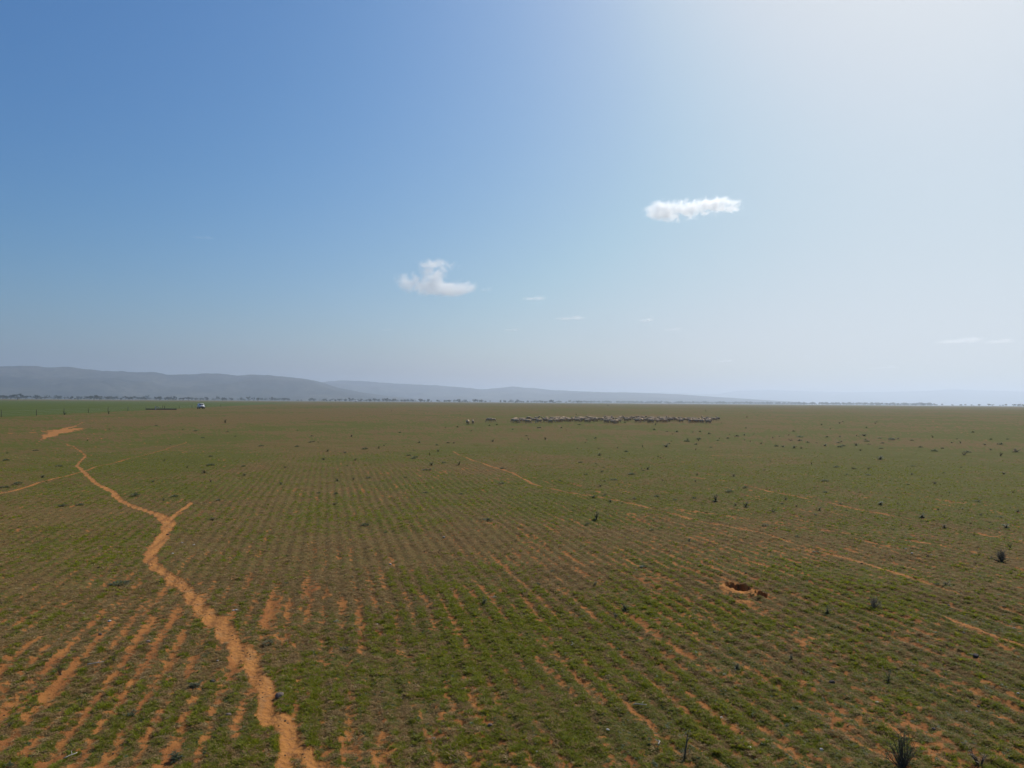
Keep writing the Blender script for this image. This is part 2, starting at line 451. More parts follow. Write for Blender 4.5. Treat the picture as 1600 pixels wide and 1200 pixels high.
def leafy(name, cols, trans=0.35, rough=0.6, per_object=True, nscale=3.0):
    m, nt, b = mat(name); n = N(nt)
    f = n.rand() if per_object else n.noise(nscale, 3, n.obj())
    c = n.mix(n.ramp(f, 0.0 if per_object else 0.3, 0.6), cols[0], cols[1])
    if len(cols) > 2: c = n.mix(n.ramp(f, 0.72, 1.0), c, cols[2])
    nt.links.new(c, b.inputs['Base Color'])
    b.inputs['Roughness'].default_value = rough
    b.inputs['Specular IOR Level'].default_value = 0.2
    if trans:
        tr = nt.nodes.new('ShaderNodeBsdfTranslucent'); nt.links.new(c, tr.inputs['Color'])
        mx = nt.nodes.new('ShaderNodeMixShader'); mx.inputs[0].default_value = trans
        nt.links.new(b.outputs[0], mx.inputs[1]); nt.links.new(tr.outputs[0], mx.inputs[2])
        nt.links.new(mx.outputs[0], nt.nodes['Material Output'].inputs['Surface'])
    return m

def plain(name, col, rough=0.6, metal=0.0, var=0.15, scale=8.0, spec=0.3, bump=0.0):
    m, nt, b = mat(name); n = N(nt)
    p = n.obj()
    d = tuple(max(0, c * (1 - 1.6 * var)) for c in col); l = tuple(min(1, c * (1 + var)) for c in col)
    nt.links.new(n.mix(n.ramp(n.noise(scale, 5, p), 0.3, 0.7), d, l), b.inputs['Base Color'])
    b.inputs['Roughness'].default_value = rough; b.inputs['Metallic'].default_value = metal
    b.inputs['Specular IOR Level'].default_value = spec
    if bump: n.bump(n.noise(scale * 3, 4, p), bump, 0.7, b)
    return m

M = {
    'ground': ground_material(), 'path': path_material(), 'field': field_material(),
    'grass': leafy('grass_blade', [(0.135, 0.140, 0.014), (0.205, 0.192, 0.020), (0.27, 0.22, 0.038)], 0.5),
    'grass_bright': leafy('grass_bright', [(0.18, 0.21, 0.010), (0.25, 0.26, 0.014), (0.29, 0.26, 0.026)], 0.55),
    'litter': leafy('dry_litter', [(0.225, 0.142, 0.056), (0.33, 0.215, 0.088), (0.45, 0.33, 0.16)], 0.4, 0.85),
    'rosette': leafy('rosette_leaf', [(0.045, 0.075, 0.022), (0.075, 0.105, 0.034), (0.105, 0.12, 0.045)], 0.3, 0.55),
    'weed': leafy('weed_leaf', [(0.085, 0.108, 0.056), (0.115, 0.135, 0.070), (0.14, 0.15, 0.08)], 0.5),
    'glaucous': leafy('grey_green_leaf', [(0.075, 0.11, 0.070), (0.11, 0.14, 0.09), (0.12, 0.14, 0.08)], 0.4),
    'dead': plain('dead_stem', (0.085, 0.062, 0.045), 0.9, var=0.35, scale=20),
    'deadgrey': leafy('grey_twig_leaf', [(0.16, 0.145, 0.11), (0.22, 0.195, 0.145), (0.27, 0.24, 0.18)], 0.45, 0.85),
    'stem': plain('weed_stem', (0.115, 0.088, 0.055), 0.85, var=0.3, scale=20),
    'bark': plain('gum_bark', (0.16, 0.13, 0.105), 0.9, var=0.35, scale=1.5),
    'crown': leafy('gum_leaf', [(0.030, 0.045, 0.020), (0.048, 0.062, 0.028), (0.060, 0.070, 0.034)], 0.25),
    'wool': plain('sheep_wool', (0.56, 0.40, 0.25), 0.95, var=0.22, scale=6, spec=0.05, bump=0.02),
    'face': plain('sheep_face', (0.42, 0.35, 0.27), 0.8, var=0.15, scale=10, spec=0.1),
    'hoof': plain('sheep_hoof', (0.04, 0.033, 0.028), 0.6),
    'stone_dark': plain('dark_stone', (0.075, 0.058, 0.050), 0.85, var=0.3, scale=25, bump=0.01),
    'stone_grey': plain('grey_stone', (0.22, 0.16, 0.125), 0.85, var=0.3, scale=25, bump=0.01),
    'stone_pale': plain('pale_stone', (0.46, 0.42, 0.37), 0.8, var=0.2, scale=25, bump=0.006),
    'clod': plain('earth_clod', (0.060, 0.042, 0.030), 0.95, var=0.3, scale=30, bump=0.01),
    'stick': plain('bleached_wood', (0.40, 0.35, 0.29), 0.85, var=0.25, scale=30),
    'post': plain('fence_post', (0.075, 0.062, 0.05), 0.85, var=0.3, scale=8),
    'wire': plain('fence_wire', (0.25, 0.25, 0.25), 0.5, 0.7),
    'paint': plain('white_paint', (0.78, 0.79, 0.80), 0.3, var=0.03, spec=0.5),
    'glass': plain('car_glass', (0.02, 0.025, 0.03), 0.08, var=0.05, spec=0.6),
    'tyre': plain('tyre_rubber', (0.02, 0.02, 0.02), 0.8),
    'rim': plain('wheel_rim', (0.42, 0.43, 0.44), 0.35, 0.8),
    'black': plain('black_plastic', (0.018, 0.018, 0.02), 0.6),
    'lamp': plain('lamp_lens', (0.6, 0.62, 0.62), 0.15, spec=0.6),
    'amber': plain('amber_lens', (0.55, 0.2, 0.03), 0.25),
    'trough': plain('dark_trough', (0.07, 0.065, 0.055), 0.7, var=0.2, scale=3),
    'concrete': plain('pale_concrete', (0.42, 0.40, 0.37), 0.85, var=0.15, scale=4),
    'water': plain('trough_water', (0.03, 0.04, 0.04), 0.05, var=0.0, spec=0.5),
    'tin': plain('shed_tin', (0.62, 0.60, 0.56), 0.45, 0.3, var=0.12, scale=1.0),
    'shedwall': plain('shed_wall', (0.30, 0.25, 0.20), 0.7, var=0.15, scale=1.0),
    'hill': None,
}

def hill_material():
    m, nt, b = mat('hill_scrub'); n = N(nt); p = n.pos()
    c = n.mix(n.ramp(n.noise(0.0022, 6, p), 0.40, 0.62), (0.026, 0.032, 0.024), (0.085, 0.080, 0.055))
    c = n.mix(n.ramp(n.noise(0.015, 4, p), 0.45, 0.6, 0, 0.75), c, (0.024, 0.030, 0.020))
    nt.links.new(c, b.inputs['Base Color'])
    b.inputs['Roughness'].default_value = 1.0; b.inputs['Specular IOR Level'].default_value = 0.0
    n.bump(n.noise(0.01, 5, p), 25, 0.6, b)
    return m
M['hill'] = hill_material()

# ------------------------------------------------------------------ the ground: one sheet, split where trodden paths and the crop begin
def build_ground():
    NA = 1060
    ang = np.linspace(-math.radians(62), math.radians(62), NA + 1)
    rad = [3.4]
    while rad[-1] < 60: rad.append(rad[-1] * 1.0052)
    while rad[-1] < 1200: rad.append(rad[-1] * 1.022)
    while rad[-1] < 28000: rad.append(rad[-1] * 1.09)
    rad = np.array(rad)
    A, Rr = np.meshgrid(ang, rad)
    x = (Rr * np.sin(A)).ravel(); y = (Rr * np.cos(A)).ravel()
    td, ti = track_fields(x, y)
    z = height(x, y, td)
    soil, green, stripe, litter = masks(x, y)
    bz, bm_ = burrow(x, y)
    soil = np.maximum(soil, 0.85 * (1 - sstep(0.9, 1.7, td)))
    green = green * sstep(0.9, 1.4, td)
    nr = len(rad)
    I = np.arange(nr * (NA + 1)).reshape(nr, NA + 1)
    q = np.stack([I[:-1, :-1], I[:-1, 1:], I[1:, 1:], I[1:, :-1]], -1).reshape(-1, 4)[:, ::-1]
    fx, fy = x[q].mean(1), y[q].mean(1)
    ftd, fti = td[q].mean(1), ti[q[:, 0]]
    cls = np.where(ftd < 1.0, fti + 1, 0)
    fm = bm_[q].mean(1)
    cls = np.where((fm > 0.5), 200, cls)
    cls = np.where(in_field(fx, fy), 100, cls)
    V = np.stack([x, y, z], 1)
    def piece(name, sel, m, extra=None):
        qq = q[sel]
        used, inv = np.unique(qq.ravel(), return_inverse=True)
        v = V[used]; loops = inv.reshape(-1, 4)
        at = {'soil': soil[used], 'green': green[used]}
        if extra is not None:
            ev, eq = extra
            loops = np.vstack([loops, eq + len(v)]); v = np.vstack([v, ev])
            for k, d in (('soil', 0.25), ('green', 0.4)): at[k] = np.concatenate([at[k], np.full(len(ev), d)])
        me = quads_mesh(name, v, loops, [m], True)
        for k, a in at.items():
            la = me.attributes.new(k, 'FLOAT', 'POINT')
            la.data.foreach_set('value', a.astype(np.float32))
        return link(name, me)
    # the rest of the plain, round the other side
    ea = np.linspace(math.radians(62), math.radians(298), 60); er = np.array([3.4, 9, 20, 60, 200, 800, 3000, 9000, rad[-1]])
    EA, ER = np.meshgrid(ea, er)
    ev = np.stack([(ER * np.sin(EA)).ravel(), (ER * np.cos(EA)).ravel(), np.zeros(EA.size)], 1)
    J = np.arange(EA.size).reshape(EA.shape)
    eq = np.stack([J[:-1, :-1], J[:-1, 1:], J[1:, 1:], J[1:, :-1]], -1).reshape(-1, 4)[:, ::-1]
    ca = np.linspace(0, 2 * math.pi, 61)[:-1]
    cv = np.vstack([np.stack([3.4 * np.sin(ca), 3.4 * np.cos(ca), np.zeros(60)], 1), np.stack([0.02 * np.sin(ca), 0.02 * np.cos(ca), np.zeros(60)], 1)])
    k = np.arange(60); cq = np.stack([k, 60 + k, 60 + (k + 1) % 60, (k + 1) % 60], 1)
    ev2 = np.vstack([ev, cv]); eq2 = np.vstack([eq, cq + len(ev)])
    tag(piece('ground', cls == 0, M['ground'], (ev2, eq2)), 'flat sown paddock of red soil, dry litter and short green grass', kind='structure')
    tag(piece('crop_field', cls == 100, M['field']), 'smooth dark green crop field beyond the wire fence', kind='structure')
    tag(piece('burrow_soil', cls == 200, M['path']), 'orange dug earth with two dark burrow holes', kind='structure')
    names = ['broad bare orange sheep track winding down through the paddock', 'thin straight earth track crossing the winding sheep track',
             'bare red earth track and patch near the crop field fence', 'short bare spur leaving the bend of the winding sheep track',
             'thin pale earth track curving across towards the burrow side', 'thin broken earth track running past the grey round bush',
             'faint earth line among scattered weeds', 'short pale bare strip on the plain beyond the weeds', 'bare earth furrow beside the round bush',
             'short bare earth furrow beyond the round bush', 'short pale scrape above the burrow', 'faint pale track leading to the flock', 'faint broken end of the thin pale track beyond the burrow']
    for kx, lb in enumerate(names):
        sel = cls == kx + 1
        if sel.sum() > 3:
            tag(piece('path', sel, M['path']), lb, kind='structure')
build_ground()

# ------------------------------------------------------------------ hills
def hills(name, ridge, depth, label, seed):
    P = np.array(ridge, float)
    n = 420
    k = np.linspace(0, len(P) - 1, n)
    px = np.interp(k, range(len(P)), P[:, 0]); py = np.interp(k, range(len(P)), P[:, 1]); pz = np.interp(k, range(len(P)), P[:, 2])
    ker = np.ones(5) / 5
    pz = np.convolve(np.pad(pz, 2, 'edge'), ker, 'valid')
    d = np.hypot(px, py); ux, uy = px / d, py / d
    prof = np.linspace(-1, 1, 41)
    U, K = np.meshgrid(prof, np.arange(n))
    X = px[:, None] + ux[:, None] * U * depth; Y = py[:, None] + uy[:, None] * U * depth
    spur = fbm(X / 900, Y / 900, 4, seed)
    base = np.clip(1 - np.abs(U), 0, 1)
    shape = base ** 0.9 * (1 - 0.22 * np.abs(U) * 0) + 0.24 * spur * np.sin(np.pi * base) * (np.abs(U) > 0.02)
    fine = 0.02 * fbm(X / 130, Y / 130, 3, seed + 5)
    Z = np.minimum(pz[:, None] * np.clip(shape, -0.05, None), pz[:, None] * (1 - 0.25 * np.abs(U))) + pz[:, None] * fine * (base > 0.02)
    Z = np.where(np.abs(U) > 0.985, -12.0, Z)
    Z = np.maximum(Z, -12)
    I = np.arange(U.size).reshape(U.shape)
    q = np.stack([I[:-1, :-1], I[:-1, 1:], I[1:, 1:], I[1:, :-1]], -1).reshape(-1, 4)
    me = quads_mesh(name, np.stack([X.ravel(), Y.ravel(), Z.ravel()], 1), q, [M['hill']], True)
    return tag(link(name, me), label, kind='structure')
RIDGE_NEAR = [(-5921, 5380, 289), (-5634, 5679, 279), (-5358, 5941, 280), (-5042, 6211, 291), (-4831, 6377, 284), (-4681, 6488, 296), (-4462, 6640, 306), (-4378, 6696, 297), (-4271, 6765, 307), (-4092, 6875, 289), (-3999, 6929, 274), (-3856, 7010, 278), (-3732, 7076, 269), (-3606, 7141, 279), (-3502, 7193, 256), (-3288, 7293, 262), (-3065, 7390, 281), (-2862, 7470, 258), (-2714, 7526, 275), (-2532, 7589, 265), (-2344, 7649, 248), (-2153, 7705, 224), (-2023, 7740, 184), (-1891, 7773, 144), (-1690, 7819, 104), (-1417, 7873, 64), (-1070, 7928, 32)]
RIDGE_MID = [(-4070, 10756, 187), (-3548, 10939, 234), (-3186, 11050, 259), (-2814, 11150, 315), (-2576, 11208, 328), (-2040, 11318, 295), (-1641, 11382, 279), (-1236, 11433, 263), (-826, 11470, 236), (-517, 11488, 207), (-310, 11496, 219), (0, 11500, 253), (311, 11496, 234), (621, 11483, 205), (1033, 11454, 187), (1541, 11396, 170), (1842, 11352, 171), (2624, 11197, 145), (3002, 11101, 117), (3726, 10880, 71), (4403, 10624, 28)]
RIDGE_FAR = [(-420, 23496, 214), (1271, 23466, 268), (2111, 23405, 316), (3355, 23259, 366), (4968, 22969, 353), (5750, 22786, 315), (6512, 22580, 298), (7069, 22412, 401), (7969, 22107, 443), (8662, 21845, 405), (9493, 21497, 386), (10128, 21206, 368), (11177, 20672, 387), (11878, 20277, 405), (12279, 20037, 458), (13038, 19551, 420), (13743, 19063, 383), (14804, 18251, 478), (15732, 17457, 374), (17253, 15955, 321)]
hills('hills', RIDGE_NEAR, 1900, 'long even blue grey range beyond the crop field', 101)
hills('hills', RIDGE_MID, 2300, 'lower pale range tailing off behind the flock', 111)
hills('hills', RIDGE_FAR, 2600, 'faintest far range almost lost in the haze', 121)

# ------------------------------------------------------------------ trees
def gum_meshes(seed, dense=1.0):
    """unit tree: one metre tall, crown about 0.9 wide"""
    r = random.Random(seed)
    tb = MB()
    lean = r.uniform(-.05, .05)
    hub = Vector((lean, r.uniform(-.04, .04), r.uniform(.26, .38)))
    tb.tube([(0, 0, -.03), hub * .5 + Vector((r.uniform(-.02, .02), 0, 0)), hub], [.035, .026, .022], 6)
    tips = []
    for k in range(r.randint(4, 6)):
        a = 2 * math.pi * k / 5 + r.uniform(-.5, .5)
        L = r.uniform(.2, .36)
        t = hub + Vector((math.cos(a) * L, math.sin(a) * L, r.uniform(.16, .46)))
        mid = hub.lerp(t, .5) + Vector((0, 0, -.03))
        tb.tube([hub, mid, t], [.018, .012, .006], 5)
        tips.append(t)
        t2 = mid.lerp(t, .6) + Vector((r.uniform(-.12, .12), r.uniform(-.12, .12), r.uniform(.02, .12)))
        tb.tube([mid, t2], [.009, .004], 4); tips.append(t2)
    lb = MB()
    for t in tips:
        rr = r.uniform(.10, .19)
        for k in range(int(46 * dense)):
            d = Vector((r.gauss(0, 1), r.gauss(0, 1), r.gauss(0, .7))).normalized() * rr * r.random() ** .45
            p = t + d
            if p.z > 1: p.z = 1 - r.random() * .05
            q = Vector((r.gauss(0, 1), r.gauss(0, 1), r.gauss(-.3, 1)))
            lb.leaf(p, q, (r.gauss(0, 1), r.gauss(0, 1), r.gauss(0, 1)), r.uniform(.05, .085), r.uniform(.028, .05), 0, .15)
    return tb.mesh('trunk', [M['bark']], True), lb.mesh('crown', [M['crown']])
GUMS = [gum_meshes(s) for s in range(6)]
TREES = [(-1383, 1931, 14.0, 21.4), (-1423, 2019, 12.8, 20.0), (-1193, 1716, 19.2, 32.0), (-1288, 1882, 12.4, 20.5), (-1436, 2126, 13.8, 18.5), (-1268, 1895, 14.4, 12.3), (-1566, 2382, 11.1, 20.5),
    (-1532, 2403, 13.7, 20.5), (-1507, 2419, 14.0, 20.5), (-1584, 2595, 15.0, 16.4), (-1116, 1878, 13.7, 19.7), (-1108, 1883, 15.5, 21.7), (-1144, 1972, 14.4, 20.5), (-1225, 2145, 11.7, 15.6),
    (-1309, 2315, 14.5, 19.2), (-1295, 2323, 14.7, 16.8), (-1044, 1919, 14.6, 15.7), (-1119, 2095, 14.0, 21.4), (-1326, 2522, 14.0, 18.0), (-1475, 2874, 20.9, 17.5), (-1106, 2209, 15.1, 20.0),
    (-1056, 2128, 14.7, 17.1), (-1072, 2225, 15.5, 15.6), (-1018, 2146, 15.2, 15.0), (-998, 2155, 11.5, 21.4), (-1022, 2248, 12.0, 20.0), (-990, 2263, 10.3, 11.1), (-1127, 2618, 16.3, 15.4),
    (-1236, 2984, 23.8, 14.5), (-1137, 2819, 15.3, 11.0), (-1190, 3003, 16.3, 14.5), (-859, 2316, 15.8, 15.6), (-812, 2232, 15.5, 12.8), (-831, 2326, 14.0, 13.4), (-885, 2709, 14.0, 15.4),
    (-843, 2623, 13.7, 19.9), (-830, 2627, 13.9, 19.9), (-961, 2884, 11.9, 11.0), (-789, 3132, 17.4, 14.5), (-813, 3322, 15.4, 12.3), (-546, 2409, 16.8, 24.5), (-590, 2788, 14.2, 12.8),
    (-558, 2795, 11.9, 15.4), (-487, 2518, 13.5, 20.8), (-472, 2521, 13.6, 13.9), (-483, 2809, 12.6, 10.3), (-452, 3006, 13.7, 11.0), (-394, 2823, 10.8, 12.8), (-339, 2638, 15.2, 21.6),
    (-169, 4177, 13.7, 15.1), (619, 3749, 4.9, 20.5), (823, 3710, 6.5, 20.5), (877, 3892, 6.7, 14.4), (1755, 3370, 13.7, 10.3), (1599, 3023, 11.5, 18.5), (1839, 2883, 9.6, 12.3),
    (1566, 2381, 9.9, 12.8), (1535, 2288, 10.9, 12.4), (1544, 2282, 9.9, 9.9), (1627, 2340, 10.4, 10.3), (1588, 2251, 10.3, 9.9), (1657, 2319, 10.7, 10.3), (1554, 2159, 11.3, 14.4),
    (1637, 2216, 11.8, 14.9), (1617, 2112, 13.7, 19.2)]
def tree_label(x, y, h, wd):
    if x < -430 * 1.9: where = 'beyond the green crop field'
    elif x < 120: where = 'on the plain below the pale range'
    elif x < 1500: where = 'before the far wood behind the flock'
    else: where = 'standing alone on the open far plain past the wood'
    if wd / h > 1.25: look = 'broad spreading dark gum tree'
    elif wd / h < .8: look = 'slender dark gum tree'
    else: look = 'rounded dark gum tree'
    return look + ' ' + where, 'trees ' + where
for i, (x, y, h, wd) in enumerate(TREES):
    tm, cm = GUMS[i % 6]
    h = max(h, 4.0)
    root = empty('gum_tree', (x, y, 0), random.uniform(0, 6.28))
    root.scale = (wd / .95, wd / .95, h)
    lb, gp = tree_label(x, y, h, wd)
    tag(root, lb, 'tree', gp)
    link('trunk', tm, root); link('crown', cm, root)

def wood(name, label, pts, seed, leaf=1.0):
    """far woodland that reads as one mass"""
    r = np.random.default_rng(seed)
    n = len(pts); per = 44
    c = np.repeat(np.asarray(pts, float), per, 0)              # x, y, h, w
    d = r.normal(size=(n * per, 3)); d /= np.linalg.norm(d, axis=1)[:, None]
    d *= (r.random(n * per) ** .4)[:, None]
    p = np.stack([c[:, 0] + d[:, 0] * c[:, 3] * .5, c[:, 1] + d[:, 1] * c[:, 3] * .5, c[:, 2] * (.62 + .38 * d[:, 2])], 1)
    a = r.normal(size=(n * per, 3)); b = r.normal(size=(n * per, 3))
    a /= np.linalg.norm(a, axis=1)[:, None]; b -= a * (a * b).sum(1)[:, None]; b /= np.linalg.norm(b, axis=1)[:, None]
    sz = (c[:, 2] * r.uniform(.12, .24, n * per) * leaf)[:, None]
    v = np.stack([p - a * sz, p + b * sz * .6, p + a * sz, p - b * sz * .6], 1).reshape(-1, 3)
    # trunks
    t = np.asarray(pts, float)
    tv = []
    for (x, y, h, wd) in t:
        tv += [(x - .25, y, -.3), (x + .25, y, -.3), (x + .12, y + .1, h * .6), (x - .12, y + .1, h * .6)]
    v = np.vstack([v, np.array(tv)])
    q = np.arange(len(v)).reshape(-1, 4)
    me = quads_mesh(name, v, q, [M['crown']])
    return tag(link(name, me), label, kind='stuff')
def polar(px_from, px_to, dmin, dmax, n, hmin, hmax, seed, wmul=1.2):
    r = random.Random(seed); out = []
    for k in range(n):
        a = math.atan((px_from + (px_to - px_from) * r.random()) / 1.110)
        d = r.uniform(dmin, dmax); h = r.uniform(hmin, hmax)
        out.append((math.sin(a) * d, math.cos(a) * d, h, h * wmul * r.uniform(.7, 1.3)))
    return out
wood('woodland', 'low hazy line of scrub and trees at the foot of the long range', polar(-.95, .12, 2600, 5200, 560, 5, 15, 5), 6)
wood('woodland', 'long low hazy wood on the plain behind the flock', polar(.10, .66, 5200, 7000, 760, 10, 21, 8), 9)
wood('woodland', 'thin far line of trees on the plain past the long wood', polar(.45, .95, 4000, 6500, 90, 6, 14, 12), 13)

# ------------------------------------------------------------------ plants of the paddock
def upright(seed, spread=.35, nst=7, mats='weed'):
    """unit weed: one metre tall; stems with narrow leaves"""
    r = random.Random(seed); b = MB()
    for k in range(nst):
        a = r.uniform(0, 6.28); sp = spread * r.random() ** .5
        h = r.uniform(.55, 1.0)
        top = Vector((math.cos(a) * sp, math.sin(a) * sp, h)); mid = Vector((top.x * .35, top.y * .35, h * .5))
        b.tube([(0, 0, -.05), mid, top], [.022, .016, .006], 4, 0)
        for j in range(11):
            t = r.uniform(.12, 1)
            p = mid.lerp(top, t * 2 - 1) if t > .5 else Vector((0, 0, 0)).lerp(mid, t * 2)
            q = r.uniform(0, 6.28)
            b.leaf(p, (math.cos(q), math.sin(q), r.uniform(.1, .9)), (0, 0, 1), r.uniform(.14, .3) * (1.15 - t * .5), r.uniform(.045, .08), 1)
    for k in range(16):
        q = r.uniform(0, 6.28)
        b.leaf((0, 0, .01), (math.cos(q), math.sin(q), r.uniform(.15, .5)), (0, 0, 1), r.uniform(.25, .5), r.uniform(.08, .13), 1)
    return b.mesh('weed', [M['stem'], M[mats]])

def mound(seed, mats='weed'):
    """low leafy clump, one metre wide and 0.5 tall"""
    r = random.Random(seed); b = MB()
    for k in range(110):
        q = r.uniform(0, 6.28); rr = .38 * r.random() ** .5
        p = Vector((math.cos(q) * rr, math.sin(q) * rr, .02 + .22 * (1 - (rr / .4) ** 2) * r.random()))
        q2 = q + r.uniform(-.9, .9)
        b.leaf(p, (math.cos(q2), math.sin(q2), r.uniform(.1, 1.3)), (0, 0, 1), r.uniform(.12, .26), r.uniform(.04, .08), 1)
    return b.mesh('weed', [M['stem'], M[mats]])

def deadtwig(seed, n=8):
    r = random.Random(seed); b = MB()
    for k in range(n):
        a = r.uniform(0, 6.28); sp = .38 * r.random() ** .5; h = r.uniform(.5, 1)
        top = Vector((math.cos(a) * sp, math.sin(a) * sp, h)); mid = top * .5 + Vector((r.uniform(-.06, .06), r.uniform(-.06, .06), .04))
        b.tube([(r.uniform(-.03, .03), r.uniform(-.03, .03), -.05), mid, top], [.020, .014, .005], 4, 0)
        for j in range(3):
            p = mid.lerp(top, r.random()); q = r.uniform(0, 6.28)
            b.tube([p, p + Vector((math.cos(q) * .12, math.sin(q) * .12, r.uniform(.05, .16)))], [.008, .003], 3, 0)
        for j in range(4):
            p = mid.lerp(top, r.random()); q = r.uniform(0, 6.28)
            b.leaf(p, (math.cos(q), math.sin(q), r.uniform(-.2, .6)), (0, 0, 1), r.uniform(.05, .12), .03, 1)
    for k in range(10):
        q = r.uniform(0, 6.28)
        b.leaf((0, 0, .01), (math.cos(q), math.sin(q), r.uniform(.1, .6)), (0, 0, 1), r.uniform(.12, .28), .05, 1)
    return b.mesh('dead_weed', [M['dead'], M['deadgrey']])

def bush_parts(seed, mats, n=1500, tw=26, flat=.75):
    """round bush one metre wide: stems and leaves apart"""
    r = random.Random(seed); sb, lb = MB(), MB()
    tips = []
    for k in range(tw):
        a = r.uniform(0, 6.28); e = r.uniform(.15, 1.45)
        t = Vector((math.cos(a) * math.cos(e), math.sin(a) * math.cos(e), math.sin(e) * flat * 1.5)) * r.uniform(.3, .5)
        m_ = t * .5 + Vector((r.uniform(-.05, .05), r.uniform(-.05, .05), -.02))
        sb.tube([(0, 0, -.04), m_, t], [.014, .010, .004], 4)
        tips += [(m_, t)] * 2
        for j in range(2):
            p = m_.lerp(t, r.random()); t2 = p + Vector((r.gauss(0, .1), r.gauss(0, .1), r.uniform(0, .14)))
            sb.tube([p, t2], [.006, .003], 3); tips.append((p, t2))
    for k in range(n):
        a_, b_ = r.choice(tips); p = a_.lerp(b_, r.uniform(.0, 1.05)) + Vector((r.gauss(0, .025), r.gauss(0, .025), r.gauss(0, .025)))
        if p.z < .01: p.z = .01
        lb.leaf(p, (r.gauss(0, 1), r.gauss(0, 1), r.gauss(.3, 1)), (r.gauss(0, 1), r.gauss(0, 1), 1), r.uniform(.035, .07), r.uniform(.014, .026), 0)
    return sb.mesh('stem', [M['stem']]), lb.mesh('leaves', [M[mats]])

VAR = {'upright': [upright(s) for s in range(4)] + [upright(9, .5, 9)], 'mound': [mound(s) for s in range(20, 24)],
       'glaucous': [upright(s, .6, 9, 'glaucous') for s in (31, 32)] , 'dead': [deadtwig(s) for s in range(40, 44)]}
LOOK = {'upright': ('weed_plant', 'dark green upright leafy weed', 'weed'), 'mound': ('weed_clump', 'low dark green clump of weed', 'weed'),
        'glaucous': ('weed_plant', 'spreading grey green leafy weed', 'weed'), 'dead': ('dry_weed', 'dry brown twiggy weed stalks', 'weed')}
def zone(x, y):
    r = math.hypot(x, y); s = x * RC - y * RS
    a = math.degrees(math.atan2(x, y))
    if r > 62: return 'on the open plain towards the flock' if a > -14 else 'on the plain towards the crop fence'
    side = 'on the side of the winding sheep track' if a < -17 else ('among the sown rows beside the thin pale track' if a < 6 else 'on the weedy side past the thin pale track')
    if r > 25: return side.replace('sown rows beside', 'faint rows beyond')
    if r > 14: return side
    return {'on the side of the winding sheep track': 'by the foot of the winding sheep track'}.get(side, 'among the sown rows near the leaning sapling' if a < 14 else 'among the furrows by the burrow and bushes')
